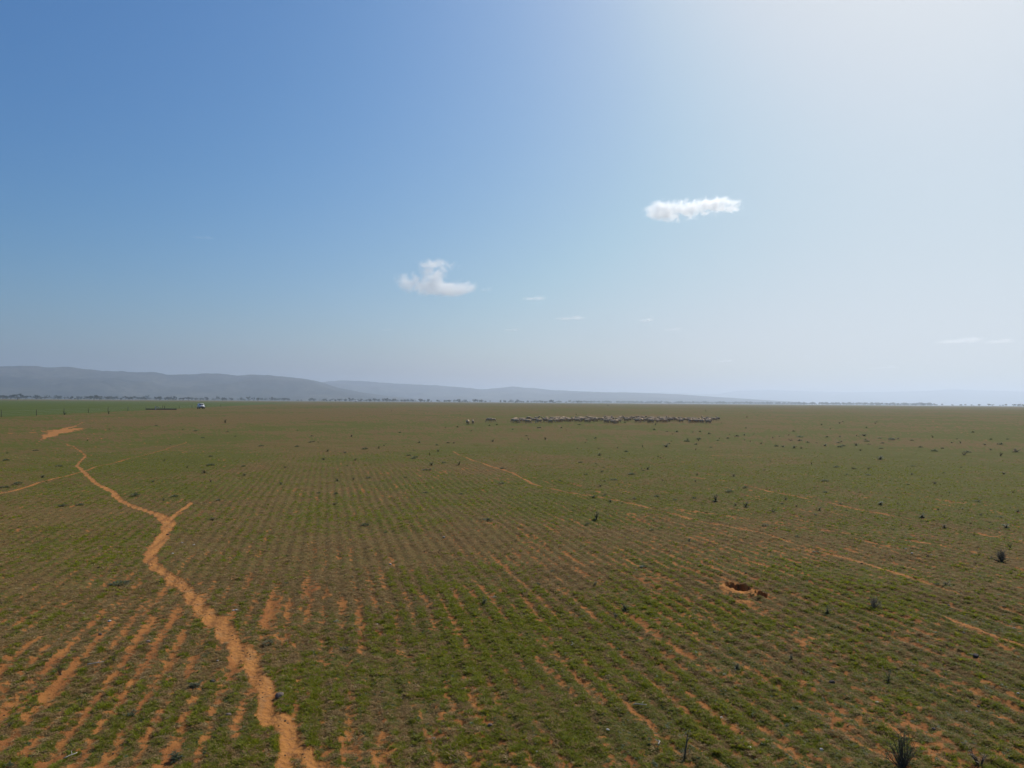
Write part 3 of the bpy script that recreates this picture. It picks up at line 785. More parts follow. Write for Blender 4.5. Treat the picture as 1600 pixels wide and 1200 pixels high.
PLANTS = [(-40.74, 101.16, 0.73, 0.73, 'upright'), (-32.9, 73.96, 0.2, 0.47, 'mound'), (-26.75, 61.66, 0.17, 0.22, 'mound'), (-30.11, 45.07, 0.12, 0.24, 'mound'), (-13.81, 32.09, 0.2, 0.23, 'upright'), (-15.0, 35.52, 0.16, 0.35, 'mound'),
    (-15.68, 34.43, 0.19, 0.12, 'dead'), (-11.96, 28.4, 0.18, 0.15, 'dead'), (-11.56, 30.88, 0.14, 0.17, 'upright'), (-9.54, 23.23, 0.08, 0.13, 'mound'), (-8.17, 19.54, 0.11, 0.16, 'upright'), (-43.58, 87.2, 0.24, 0.31, 'mound'),
    (-13.48, 22.3, 0.08, 0.16, 'mound'), (-7.06, 12.92, 0.07, 0.21, 'mound'), (-26.9, 37.94, 0.14, 0.21, 'mound'), (-18.8, 26.48, 0.12, 0.21, 'mound'), (-15.9, 56.25, 0.2, 0.3, 'mound'), (-17.98, 51.1, 0.18, 0.37, 'mound'),
    (-11.84, 45.87, 0.21, 0.29, 'upright'), (-15.28, 50.69, 0.18, 0.23, 'mound'), (-9.87, 47.92, 0.26, 0.39, 'mound'), (-9.19, 49.31, 0.27, 0.22, 'upright'), (-14.55, 64.63, 0.29, 0.35, 'upright'), (-18.33, 65.25, 0.18, 0.35, 'mound'),
    (-15.9, 57.15, 0.15, 0.26, 'mound'), (-8.6, 39.19, 0.18, 0.21, 'upright'), (-6.69, 30.19, 0.14, 0.14, 'upright'), (-6.19, 25.2, 0.11, 0.11, 'mound'), (-5.67, 22.85, 0.14, 0.19, 'dead'), (-3.86, 18.92, 0.14, 0.14, 'mound'),
    (-6.84, 25.33, 0.09, 0.11, 'mound'), (-3.15, 17.93, 0.06, 0.06, 'mound'), (-4.43, 19.19, 0.09, 0.09, 'dead'), (-4.13, 36.79, 0.27, 0.2, 'upright'), (-2.72, 36.91, 0.3, 0.27, 'upright'), (-3.62, 37.99, 0.14, 0.17, 'mound'),
    (-3.11, 25.73, 0.09, 0.14, 'mound'), (-5.68, 41.24, 0.15, 0.22, 'mound'), (-5.04, 43.79, 0.28, 0.12, 'dead'), (-4.79, 46.62, 0.21, 0.21, 'upright'), (-1.79, 25.28, 0.09, 0.11, 'mound'), (-0.68, 19.77, 0.09, 0.23, 'mound'),
    (-4.0, 12.74, 0.05, 0.07, 'mound'), (-2.94, 13.23, 0.05, 0.06, 'mound'), (-1.56, 59.08, 0.27, 0.43, 'upright'), (-5.07, 56.78, 0.2, 0.2, 'mound'), (-7.33, 56.48, 0.2, 0.25, 'mound'), (-4.53, 30.59, 0.08, 0.11, 'mound'),
    (1.5, 62.52, 0.28, 0.34, 'dead'), (2.97, 62.73, 0.34, 0.45, 'upright'), (5.49, 44.31, 0.24, 0.36, 'upright'), (9.74, 52.92, 0.24, 0.29, 'upright'), (11.72, 53.91, 0.29, 0.58, 'glaucous'), (7.71, 47.96, 0.17, 0.17, 'mound'),
    (6.74, 35.22, 0.25, 0.22, 'upright'), (5.54, 32.96, 0.15, 0.3, 'mound'), (2.82, 24.69, 0.13, 0.27, 'upright'), (2.42, 20.23, 0.27, 0.18, 'upright'), (6.91, 24.12, 0.35, 0.28, 'upright'), (7.51, 22.83, 0.23, 0.19, 'upright'),
    (10.11, 32.43, 0.18, 0.18, 'upright'), (4.23, 16.99, 0.14, 0.11, 'upright'), (8.57, 32.89, 0.18, 0.27, 'dead'), (2.04, 29.8, 0.08, 0.08, 'mound'), (3.9, 29.93, 0.11, 0.11, 'mound'), (4.22, 24.44, 0.13, 0.15, 'glaucous'),
    (2.07, 21.26, 0.11, 0.06, 'dead'), (2.08, 19.37, 0.09, 0.09, 'mound'), (3.67, 18.57, 0.07, 0.08, 'mound'), (5.13, 25.15, 0.11, 0.14, 'mound'), (12.88, 49.79, 0.22, 0.13, 'dead'), (6.88, 19.28, 0.09, 0.12, 'mound'),
    (3.31, 25.22, 0.09, 0.09, 'mound'), (3.65, 23.49, 0.08, 0.06, 'mound'), (2.63, 14.38, 0.08, 0.1, 'glaucous'), (2.69, 14.44, 0.07, 0.12, 'mound'), (2.05, 14.31, 0.05, 0.05, 'mound'), (0.83, 14.0, 0.06, 0.09, 'mound'),
    (1.51, 12.81, 0.09, 0.08, 'upright'), (4.54, 13.8, 0.07, 0.06, 'upright'), (22.21, 42.91, 0.31, 0.54, 'glaucous'), (17.44, 36.41, 0.13, 0.2, 'dead'), (18.11, 36.12, 0.2, 0.23, 'dead'), (16.4, 38.92, 0.18, 0.14, 'upright'),
    (21.74, 38.58, 0.1, 0.17, 'mound'), (21.05, 34.71, 0.09, 0.13, 'mound'), (23.48, 33.98, 0.18, 0.18, 'glaucous'), (35.53, 50.29, 0.18, 0.27, 'mound'), (35.67, 52.98, 0.19, 0.24, 'glaucous'), (35.28, 66.18, 0.24, 0.48, 'mound'),
    (37.27, 75.23, 0.34, 0.81, 'glaucous'), (28.87, 71.22, 0.26, 0.64, 'mound'), (36.74, 65.29, 0.18, 0.35, 'mound'), (34.14, 86.13, 0.31, 0.31, 'mound'), (41.93, 93.66, 0.34, 0.25, 'dead'), (55.97, 86.33, 0.31, 0.39, 'mound'),
    (8.01, 21.79, 0.18, 0.16, 'upright'), (9.5, 21.99, 0.16, 0.12, 'upright'), (9.02, 21.11, 0.1, 0.15, 'upright'), (10.11, 22.28, 0.12, 0.12, 'upright'), (10.88, 23.57, 0.11, 0.15, 'upright'), (12.15, 23.49, 0.15, 0.19, 'glaucous'),
    (9.16, 22.91, 0.1, 0.1, 'dead'), (8.97, 23.62, 0.09, 0.09, 'mound'), (10.37, 22.04, 0.08, 0.08, 'mound'), (12.03, 20.9, 0.13, 0.21, 'upright'), (13.36, 22.31, 0.1, 0.1, 'upright'), (14.21, 22.48, 0.1, 0.12, 'upright'),
    (14.21, 21.59, 0.1, 0.1, 'upright'), (11.77, 19.39, 0.14, 0.14, 'upright'), (13.43, 19.36, 0.14, 0.16, 'glaucous'), (13.48, 20.08, 0.09, 0.11, 'dead'), (10.18, 19.03, 0.1, 0.14, 'dead'), (10.37, 15.1, 0.27, 0.37, 'bush'),
    (11.65, 16.66, 0.15, 0.11, 'dead'), (10.26, 15.65, 0.1, 0.06, 'dead'), (6.81, 15.93, 0.06, 0.11, 'mound'), (7.11, 17.74, 0.08, 0.08, 'mound'), (9.66, 14.84, 0.08, 0.08, 'dead'), (7.97, 13.09, 0.12, 0.12, 'upright'),
    (7.83, 13.13, 0.07, 0.06, 'mound'), (9.12, 15.61, 0.08, 0.1, 'dead'), (9.03, 19.58, 0.09, 0.09, 'dead'), (5.87, 11.55, 0.21, 0.23, 'bush2'), (4.99, 11.25, 0.13, 0.08, 'glaucous'), (1.83, 11.41, 0.16, 0.12, 'upright'),
    (1.62, 11.0, 0.1, 0.08, 'upright'), (-0.42, 11.6, 0.13, 0.09, 'upright'), (4.55, 8.62, 0.19, 0.06, 'upright'), (3.59, 6.57, 0.27, 0.27, 'thorn'), (1.62, 6.65, 0.24, 0.1, 'sapling'), (4.3, 6.58, 0.18, 0.18, 'dead'),
    (2.8, 8.85, 0.1, 0.08, 'upright'), (3.62, 9.21, 0.1, 0.07, 'upright'), (2.82, 7.33, 0.07, 0.06, 'upright'), (1.06, 9.56, 0.1, 0.06, 'dead'), (-5.4, 8.62, 0.2, 0.08, 'dead'), (-4.96, 8.99, 0.16, 0.06, 'dead'),
    (-4.63, 7.75, 0.14, 0.05, 'dead'), (-3.96, 7.53, 0.08, 0.09, 'upright'), (-3.04, 6.58, 0.08, 0.11, 'upright'), (-5.08, 7.3, 0.09, 0.07, 'dead'), (-4.52, 6.48, 0.07, 0.09, 'mound'), (-3.63, 8.27, 0.07, 0.12, 'upright'),
    (-3.27, 9.71, 0.08, 0.1, 'mound'), (-2.23, 9.61, 0.07, 0.1, 'mound'), (1.33, 6.52, 0.06, 0.08, 'upright'), (-0.83, 7.31, 0.05, 0.05, 'mound'), (0.49, 12.87, 0.07, 0.08, 'mound'), (0.2, 12.07, 0.07, 0.05, 'dead'),
    (4.83, 8.91, 0.06, 0.05, 'dead')]
cnt = {}
def place_plant(x, y, h, wd, kind):
    i = cnt.get(kind, 0); cnt[kind] = i + 1
    me = VAR[kind][i % len(VAR[kind])]
    nm, lk, ct = LOOK[kind]
    o = link(nm, me, None, (x, y, ground_z(x, y) - .004 * (1 if h < .3 else 3)), random.uniform(0, 6.28))
    o.scale = (wd * (1.5 if wd < .25 else 1.1) / .85, wd * (1.5 if wd < .25 else 1.1) / .85, h * .82 / .95 if kind != 'mound' else h / .42)
    zn = zone(x, y)
    size = 'tiny ' if h < .1 else ('' if h < .26 else 'larger ')
    return tag(o, size + lk + ' ' + zn, ct, 'weeds ' + zn)
special = {}
for (x, y, h, wd, kind) in PLANTS:
    if kind in VAR: place_plant(x, y, h, wd, kind)
    else: special[kind] = (x, y, h, wd)
def place_bush(key, mats, label, seed, n, tw=26, flat=.75, cat='bush', name='bush'):
    x, y, h, wd = special[key]
    sm, lm = bush_parts(seed, mats, n, tw, flat)
    root = empty(name, (x, y, ground_z(x, y) - .01))
    root.scale = (wd * 1.2, wd * 1.2, h / .55)
    tag(root, label, cat)
    link('stem', sm, root); link('leaves', lm, root)
place_bush('bush', 'deadgrey', 'round dark grey bush, the largest one beside the thin broken earth track', 51, 700, 30)
place_bush('bush2', 'deadgrey', 'fuzzy round grey green bush between the burrow and the bare furrow', 52, 900, 34)
place_bush('thorn', 'weed', 'wiry dark green thorn bush with bare stalks, the spikiest bush, beside bare furrows', 53, 380, 40, 1.0)
def sapling():
    x, y, h, wd = special['sapling']
    root = empty('sapling', (x, y, ground_z(x, y)), 0.3)
    tag(root, 'single bare leaning sapling stalk with forked top among green tufts', 'sapling')
    b = MB()
    top = Vector((.26 * h, .05, h * .8))
    b.tube([(0, 0, -.02), (.03 * h, 0, h * .3), (.15 * h, .02, h * .62), top], [.0085, .008, .007, .0055], 6)
    b.tube([top, top + Vector((.02, .01, h * .22))], [.005, .002], 5)
    b.tube([top, top + Vector((-.035, .0, h * .14))], [.0045, .002], 5)
    b.tube([Vector((.15 * h, .02, h * .62)), Vector((.32 * h, .04, h * .70)), Vector((.42 * h, .04, h * .69))], [.005, .004, .002], 5)
    b.build('stem', M['stem'], root, True)
    l = MB(); r = random.Random(3)
    for k in range(26):
        q = r.uniform(0, 6.28); p = top + Vector((r.gauss(0, .02), r.gauss(0, .02), r.uniform(-.02, h * .2)))
        l.leaf(p, (math.cos(q), math.sin(q), r.uniform(-.2, .8)), (0, 0, 1), r.uniform(.015, .03), .008)
    for k in range(60):
        q = r.uniform(0, 6.28); rr = .10 * r.random()
        l.leaf((math.cos(q) * rr + .06, math.sin(q) * rr, .0), (math.cos(q), math.sin(q), r.uniform(.3, 1.4)), (0, 0, 1), r.uniform(.03, .08), .012)
    l.build('leaves', M['weed'], root)
sapling()
# more of the small weeds that dot the plain
r_ = random.Random(77)
def scatter(n, a0, a1, d0, d1, kinds, hs):
    for k in range(n):
        a = math.radians(r_.uniform(a0, a1)); u = r_.random()
        d = d0 * (d1 / d0) ** u
        h = r_.uniform(*hs)
        place_plant(math.sin(a) * d, math.cos(a) * d, h * r_.uniform(.7, 1.1), h * r_.uniform(.8, 1.9), r_.choice(kinds))
scatter(75, 12, 36, 55, 85, ['mound', 'upright', 'glaucous', 'mound', 'dead'], (.14, .34))
scatter(42, 6, 36, 24, 52, ['mound', 'upright', 'dead'], (.07, .17))
scatter(34, -14, 8, 26, 90, ['mound', 'upright', 'mound'], (.07, .2))
scatter(26, -36, -14, 26, 90, ['mound', 'upright', 'dead'], (.07, .2))
scatter(30, -6, 30, 85, 200, ['mound', 'upright'], (.2, .5))
SPECKS = [(94.01, 694.77), (174.6, 787.35), (79.29, 290.34), (-16.12, 1007.84), (-37.98, 224.78)]
for (x, y), h in zip(SPECKS, (2.2, 1.8, 1.0, 1.6, .6)):
    o = place_plant(x, y, h, h * .9, 'upright')
    o['label'] = 'lone dark shrub far out on the plain beyond the flock'; o['category'] = 'shrub'; o['group'] = 'lone shrubs beyond the flock'; o.name = 'shrub'
FENCE_SHRUBS = [(-91.71, 145.84, 0.9), (-87.96, 155.2, 1.0)]
for (x, y, h) in FENCE_SHRUBS:
    o = place_plant(x, y, h, h * .8, 'upright')
    o['label'] = 'small dark shrub growing against the wire fence of the crop'; o['category'] = 'shrub'; o['group'] = 'shrubs along the fence'; o.name = 'shrub'

# ------------------------------------------------------------------ stones, clods, sticks
def stone_mesh(seed, m, flat=.6):
    bm = bmesh.new(); bmesh.ops.create_icosphere(bm, subdivisions=2, radius=.5)
    r = random.Random(seed)
    cuts = [Vector((r.gauss(0, 1), r.gauss(0, 1), r.gauss(0, 1))).normalized() for k in range(7)]
    for v in bm.verts:
        for c in cuts:
            d = v.co.dot(c) - .36
            if d > 0: v.co -= c * d * .85
        v.co += Vector((r.gauss(0, .015), r.gauss(0, .015), r.gauss(0, .015)))
        v.co.z *= flat
    me = bpy.data.meshes.new('stone'); bm.to_mesh(me); bm.free(); me.materials.append(m)
    return me
STM = {'dark': [stone_mesh(s, M['stone_dark']) for s in range(3)], 'grey': [stone_mesh(s, M['stone_grey']) for s in range(10, 12)],
       'pale': [stone_mesh(s, M['stone_pale'], .5) for s in range(20, 22)], 'clod': [stone_mesh(s, M['clod'], .5) for s in range(30, 32)],
       'large': [stone_mesh(61, M['stone_grey'], .7)]}
STONES = [(-2.55, 7.96, 0.115, 'large'), (-3.47, 8.39, 0.076, 'dark'), (-2.91, 7.44, 0.06, 'grey'), (-0.2, 7.33, 0.066, 'grey'), (-0.74, 7.05, 0.057, 'grey'), (-1.92, 10.14, 0.046, 'dark'), (-1.98, 10.63, 0.048, 'pale'), (-1.44, 8.1, 0.044, 'dark'),
    (0.99, 7.23, 0.046, 'pale'), (3.82, 8.51, 0.077, 'dark'), (6.06, 9.33, 0.092, 'dark'), (4.1, 8.01, 0.05, 'pale'), (7.51, 10.68, 0.067, 'grey'), (6.56, 10.36, 0.056, 'dark'), (4.33, 7.34, 0.053, 'dark'), (4.42, 7.0, 0.057, 'dark'),
    (5.28, 10.51, 0.057, 'dark'), (6.03, 11.01, 0.04, 'dark'), (7.2, 11.76, 0.064, 'dark'), (5.73, 9.53, 0.052, 'dark'), (-6.09, 10.75, 0.068, 'grey'), (-5.93, 10.6, 0.057, 'pale'), (-4.88, 9.67, 0.07, 'grey'), (-5.72, 10.0, 0.063, 'dark'),
    (-4.29, 11.22, 0.071, 'pale'), (-4.33, 11.19, 0.05, 'pale'), (0.71, 10.01, 0.045, 'dark'), (0.83, 9.78, 0.053, 'dark'), (2.42, 11.6, 0.042, 'dark'), (2.95, 10.36, 0.047, 'dark'), (3.33, 10.34, 0.047, 'dark'), (1.74, 9.06, 0.041, 'dark'),
    (-8.47, 17.63, 0.079, 'clod'), (-8.6, 17.29, 0.062, 'clod'), (-9.65, 17.41, 0.063, 'clod'), (-7.64, 16.61, 0.06, 'pale'), (-7.24, 16.33, 0.059, 'pale'), (-7.54, 16.92, 0.061, 'clod'), (-9.21, 17.02, 0.046, 'clod'), (-8.28, 16.22, 0.044, 'pale'),
    (-7.18, 15.18, 0.055, 'pale'), (-4.58, 11.32, 0.061, 'clod'), (-6.44, 15.59, 0.042, 'pale'), (-2.43, 14.44, 0.065, 'pale'), (-1.62, 17.24, 0.078, 'pale'), (-3.64, 14.18, 0.064, 'clod'), (-1.9, 15.69, 0.057, 'clod'), (-1.58, 15.7, 0.042, 'clod'),
    (-0.71, 14.16, 0.051, 'clod'), (-2.46, 10.93, 0.039, 'clod'), (-0.46, 9.13, 0.033, 'pale'), (-0.63, 9.08, 0.033, 'dark'), (-0.28, 9.58, 0.035, 'dark'), (0.26, 6.79, 0.031, 'pale'), (2.16, 8.49, 0.031, 'pale'), (2.22, 7.54, 0.041, 'pale'),
    (4.57, 9.46, 0.034, 'pale'), (3.66, 9.06, 0.041, 'clod'), (4.97, 7.81, 0.028, 'pale'), (5.16, 7.91, 0.043, 'dark'), (5.8, 8.19, 0.03, 'pale'), (2.99, 6.89, 0.043, 'pale'), (9.0, 16.28, 0.059, 'pale'), (8.87, 15.8, 0.057, 'pale'),
    (8.41, 15.78, 0.043, 'pale'), (9.23, 15.68, 0.042, 'pale'), (7.34, 14.94, 0.067, 'clod'), (13.48, 20.85, 0.056, 'pale'), (-6.57, 11.03, 0.04, 'pale'), (-3.72, 9.13, 0.033, 'pale'), (-2.99, 6.53, 0.035, 'clod'), (-6.17, 9.8, 0.035, 'pale'),
    (1.54, 6.68, 0.03, 'pale'), (2.28, 6.82, 0.037, 'pale'), (3.59, 10.15, 0.037, 'dark')]
for i, (x, y, sz, k) in enumerate(STONES):
    o = link('clod' if k == 'clod' else 'stone', STM[k][i % len(STM[k])], None, (x, y, ground_z(x, y) + sz * .12), random.uniform(0, 6.28))
    o.scale = (sz, sz * random.uniform(.7, 1.0), sz)
    if k == 'large':
        tag(o, 'largest grey stone, lying in grass beside the foot of the winding track', 'stone'); continue
    zn = zone(x, y)
    lk = {'dark': 'small dark brown stone', 'grey': 'small grey stone', 'pale': 'small pale stone', 'clod': 'small dark clod of earth'}[k]
    tag(o, lk + ' ' + zn, 'clod' if k == 'clod' else 'stone', 'stones ' + zn)
STICKS = [(-5.15, 8.92, 0.18, 35), (1.41, 7.75, 0.14, -5), (-0.29, 11.9, 0.12, 8), (-2.59, 10.65, 0.08, 20), (-4.06, 6.66, 0.12, 60), (0.86, 9.78, 0.09, 50), (1.43, 6.87, 0.09, 80)]
SL = ['bleached stick lying across the bare furrows beside the winding track', 'pale curved stick lying in green grass among the sown rows',
      'pale twig lying beside an upright green weed', 'short bleached twig on the sown rows', 'thin pale twig on the bare furrows', 'short pale twig in the green grass patch', 'pale twig near the leaning sapling']
for i, (x, y, L, a) in enumerate(STICKS):
    b = MB(); r = random.Random(i)
    n = 6
    b.tube([(L * (k / (n - 1) - .5), r.uniform(-.01, .01), .012 + .02 * math.sin(3 * k / n) * L) for k in range(n)], [.007 - .0007 * k for k in range(n)], 6)
    b.tube([(L * .1, 0, .015), (L * .25, .04, .03)], [.004, .002], 5)
    tag(b.build('stick', M['stick'], None, True, (x, y, ground_z(x, y) + .012), math.radians(a)), SL[i], 'stick')

# ------------------------------------------------------------------ grass and litter: blades instanced on points
src = bpy.data.collections.new('ground_cover_pieces')
def tuft(seed, kind):
    r = random.Random(seed); b = MB()
    if kind == 'grass':
        for k in range(15):
            q = r.uniform(0, 6.28); rr = .028 * r.random()
            b.leaf((math.cos(q) * rr, math.sin(q) * rr, -.006), (math.cos(q) * r.uniform(.3, 1.2), math.sin(q) * r.uniform(.3, 1.2), r.uniform(.35, 1)), (0, 0, 1), r.uniform(.030, .070), r.uniform(.004, .0075), 0, .35)
        m = M['grass']
    elif kind == 'bright':
        for k in range(20):
            q = r.uniform(0, 6.28); rr = .032 * r.random()
            b.leaf((math.cos(q) * rr, math.sin(q) * rr, -.006), (math.cos(q) * r.uniform(.2, .9), math.sin(q) * r.uniform(.2, .9), r.uniform(.5, 1)), (0, 0, 1), r.uniform(.030, .065), r.uniform(.005, .009), 0, .3)
        m = M['grass_bright']
    elif kind == 'rosette':
        for k in range(11):
            q = 2.4 * k + r.uniform(-.2, .2)
            b.leaf((0, 0, .002), (math.cos(q), math.sin(q), r.uniform(.1, .5)), (0, 0, 1), r.uniform(.025, .05), r.uniform(.011, .018), 0, .15)
        m = M['rosette']
    elif kind == 'pebble':
        me = stone_mesh(seed, M['clod'], .7)
        me.transform(Matrix.Diagonal((.022, .018, .020, 1)))
        return me
    else:
        for k in range(15):
            q = r.uniform(0, 6.28); rr = .05 * r.random() ** .5
            b.leaf((math.cos(q) * rr, math.sin(q) * rr, r.uniform(-.002, .012)), (math.cos(q * 3), math.sin(q * 3), r.uniform(-.12, .45)), (r.gauss(0, .4), r.gauss(0, .4), 1), r.uniform(.025, .07), r.uniform(.004, .009), 0, r.uniform(-.2, .3))
        m = M['litter']
    return b.mesh('piece', [m])
kinds = ['bright', 'bright', 'bright', 'grass', 'grass', 'grass', 'grass', 'litter', 'litter', 'litter', 'litter', 'rosette', 'rosette', 'pebble', 'pebble']
for i, k in enumerate(kinds):
    src.objects.link(bpy.data.objects.new(f'piece_{i:02d}', tuft(900 + i, k)))

def cover_points():
    n = 1000000
    # density falls off as one over distance
    u = rng.random(n)
    r = 4.6 + u * (58 - 4.6)
    r = np.where(rng.random(n) < .30, 3.6 + rng.random(n) ** .8 * 11, r)
    half = np.where(r < 15, 60, np.where(r < 26, 50, 43))
    a = np.radians(rng.uniform(-1, 1, n) * half)
    x, y = r * np.sin(a), r * np.cos(a)
    soil, green, lush, litter = masks(x, y)
    td, _ = track_fields(x, y)
    bz, bm_ = burrow(x, y)
    q = rng.random(n)
    cov = np.clip(0.94 - soil * 0.85, 0.09, 1)
    cov = cov * (0.3 + 0.7 * (1 - sstep(14, 30, r))) * (1 - sstep(26, 58, r))
    onpath = (td < 1.1) & (rng.random(n) < .03) & (r < 22)
    keep = ((q < cov) & (td > 1.0 + .35 * rng.random(n)) & (bm_ < .5)) | onpath
    x, y, soil, green, td, r, onpath = x[keep], y[keep], soil[keep], green[keep], td[keep], r[keep], onpath[keep]; lush = lush[keep]
    m = len(x)
    pick = rng.random(m)
    big = fbm(x / .8, y / .8, 3, 301)
    g = np.clip(green * .70 + .03, 0, 1)
    isg = pick < g
    thin = isg | (rng.random(m) < .72)
    br = isg & (rng.random(m) < np.clip(.22 + .9 * big + .35 * (green - .5) + .65 * lush, .02, .97))
    idx = np.where(isg, 3 + rng.integers(0, 4, m), 7 + rng.integers(0, 4, m))
    idx = np.where(isg & (rng.random(m) < .14), 11 + rng.integers(0, 2, m), idx)
    idx = np.where(br, rng.integers(0, 3, m), idx)
    sc = rng.uniform(.34, .82, m) * (1 + .35 * big) * (.9 + .012 * r)
    peb = onpath | (rng.random(m) < .022)
    idx = np.where(peb, 13 + rng.integers(0, 2, m), idx); sc = np.where(peb, rng.uniform(.5, 1.3, m), sc)
    sc = sc * np.where(peb, 1, 1 - .35 * soil); thin = thin | peb
    z = height(x, y, td)
    return np.stack([x, y, z], 1)[thin], idx[thin], np.clip(sc, .4, 2.2)[thin], rng.uniform(0, 6.283, m)[thin]

def ground_cover():
    P, idx, sc, rot = cover_points()
    me = bpy.data.meshes.new('grass_cover')
    me.vertices.add(len(P)); me.vertices.foreach_set('co', P.astype(np.float32).ravel())
    for nme, ty, data in (('idx', 'INT', idx.astype(np.int32)), ('sc', 'FLOAT', sc.astype(np.float32))):
        me.attributes.new(nme, ty, 'POINT').data.foreach_set('value', data)
    rv = np.stack([rng.uniform(-.25, .25, len(P)), rng.uniform(-.25, .25, len(P)), rot], 1).astype(np.float32)
    me.attributes.new('rv', 'FLOAT_VECTOR', 'POINT').data.foreach_set('vector', rv.ravel())
    o = link('grass_cover', me)
    tag(o, 'short grass, rosettes and dry litter covering the paddock', 'grass', kind='stuff')
    ng = bpy.data.node_groups.new('cover', 'GeometryNodeTree')
    ng.interface.new_socket('Geometry', in_out='INPUT', socket_type='NodeSocketGeometry')
    ng.interface.new_socket('Geometry', in_out='OUTPUT', socket_type='NodeSocketGeometry')
    gi, go = ng.nodes.new('NodeGroupInput'), ng.nodes.new('NodeGroupOutput')
    ip = ng.nodes.new('GeometryNodeInstanceOnPoints')
    ci = ng.nodes.new('GeometryNodeCollectionInfo')
    ci.inputs['Collection'].default_value = src; ci.inputs['Separate Children'].default_value = True; ci.inputs['Reset Children'].default_value = True
    def na(nme, ty):
        k = ng.nodes.new('GeometryNodeInputNamedAttribute'); k.data_type = ty; k.inputs['Name'].default_value = nme
        return k.outputs['Attribute']
    L = ng.links.new
    L(gi.outputs[0], ip.inputs['Points']); L(ci.outputs[0], ip.inputs['Instance'])
    ip.inputs['Pick Instance'].default_value = True
    L(na('idx', 'INT'), ip.inputs['Instance Index']); L(na('sc', 'FLOAT'), ip.inputs['Scale']); L(na('rv', 'FLOAT_VECTOR'), ip.inputs['Rotation'])
    L(ip.outputs[0], go.inputs[0])
    md = o.modifiers.new('cover', 'NODES'); md.node_group = ng
ground_cover()

# ------------------------------------------------------------------ sheep
def blob(bm, c, r, seg=12):
    m = Matrix.Translation(c) @ Matrix.Diagonal((r[0], r[1], r[2], 1))
    bmesh.ops.create_uvsphere(bm, u_segments=seg, v_segments=8, radius=1, matrix=m)
def chain(bm, pts, rad, n=8):
    for (a, b, ra, rb) in zip(pts[:-1], pts[1:], rad[:-1], rad[1:]):
        a, b = Vector(a), Vector(b)
        d = b - a
        R = d.to_track_quat('Z', 'Y').to_matrix().to_4x4()
        bmesh.ops.create_cone(bm, cap_ends=True, segments=n, radius1=ra, radius2=rb, depth=d.length, matrix=Matrix.Translation((a + b) / 2) @ R)
        blob(bm, b, (rb, rb, rb), 8)

def sheep_mesh(pose, seed):
    """faces +X, feet at z = 0, about 0.72 m at the back"""
    r = random.Random(seed)
    bm = bmesh.new()
    blob(bm, (-.02, 0, .50), (.44, .205, .215), 16)       # fleece over the barrel
    blob(bm, (.24, 0, .53), (.22, .185, .20)); blob(bm, (-.30, 0, .53), (.21, .19, .20))
    blob(bm, (.02, 0, .43), (.30, .19, .18))
    if pose == 'graze':
        neck = [(.34, 0, .56), (.50, 0, .40), (.60, .02, .24)]; hd = Vector((.62, .02, .20)); dv = Vector((.30, 0, -.95))
    elif pose == 'up':
        neck = [(.34, 0, .58), (.46, 0, .74), (.53, 0, .86)]; hd = Vector((.54, 0, .88)); dv = Vector((.92, 0, -.35))
    else:
        neck = [(.34, 0, .56), (.52, 0, .62), (.62, .01, .64)]; hd = Vector((.64, .01, .64)); dv = Vector((.85, 0, -.5))
    chain(bm, neck, [.15, .115, .085])
    dv.normalize()
    chain(bm, [hd, hd + dv * .10, hd + dv * .21], [.085, .066, .042])
    side = Vector((0, 1, 0)); back = -dv
    for s in (-1, 1):
        e = hd + back * .03 + Vector((0, s * .06, .03))
        chain(bm, [e, e + Vector((-.01, s * .085, -.015))], [.026, .014], 6)
    st = .05 if pose == 'walk' else .0
    for (lx, ly, k) in ((.27, .11, 1), (.27, -.11, -1), (-.32, .12, -1), (-.32, -.12, 1)):
        sw = k * (.07 if pose == 'walk' else .02 + r.uniform(-.02, .02))
        if lx > 0: pts = [(lx, ly, .42), (lx + sw * .5, ly, .24), (lx + sw, ly, .05), (lx + sw + .02, ly, .02)]
        else: pts = [(lx + .02, ly, .42), (lx + .06 + sw * .3, ly, .31), (lx - .06 + sw * .7, ly, .21), (lx - .03 + sw, ly, .05), (lx - .01 + sw, ly, .02)]
        rd = [.075, .045, .030, .030] if lx > 0 else [.09, .06, .036, .030, .030]
        chain(bm, pts, rd[:len(pts)])
    chain(bm, [(-.48, 0, .56), (-.52, 0, .44), (-.51, 0, .36)], [.045, .038, .025], 6)
    me = bpy.data.meshes.new('sheep_form'); bm.to_mesh(me); bm.free()
    tmp = bpy.data.objects.new('sheep_form', me); C.objects.link(tmp)
    md = tmp.modifiers.new('r', 'REMESH'); md.mode = 'VOXEL'; md.voxel_size = .026
    sm = tmp.modifiers.new('s', 'SMOOTH'); sm.iterations = 3; sm.factor = .5
    out = bpy.data.meshes.new_from_object(tmp.evaluated_get(bpy.context.evaluated_depsgraph_get()))
    bpy.data.objects.remove(tmp)
    out.materials.clear()
    for k in ('wool', 'face', 'hoof'): out.materials.append(M[k])
    for p in out.polygons:
        c = p.center
        p.material_index = 2 if c.z < .035 else (1 if (c.z < .24 and (c - hd).length > .25) or (c - (hd + dv * .12)).length < .145 else 0)
        p.use_smooth = True
    out.name = 'sheep'
    return out
SHEEP = [sheep_mesh('graze', 1), sheep_mesh('walk', 2), sheep_mesh('up', 3), sheep_mesh('graze', 4), sheep_mesh('walk', 5)]
POSE = ['grazing', 'walking', 'head raised', 'grazing', 'walking']
def put_sheep(x, y, rz, k, s, label, group=None):
    o = link('sheep', SHEEP[k], None, (x, y, ground_z(x, y) - .012), rz)
    o.scale = (s, s * random.uniform(.95, 1.1), s)
    tag(o, label, 'sheep', group)
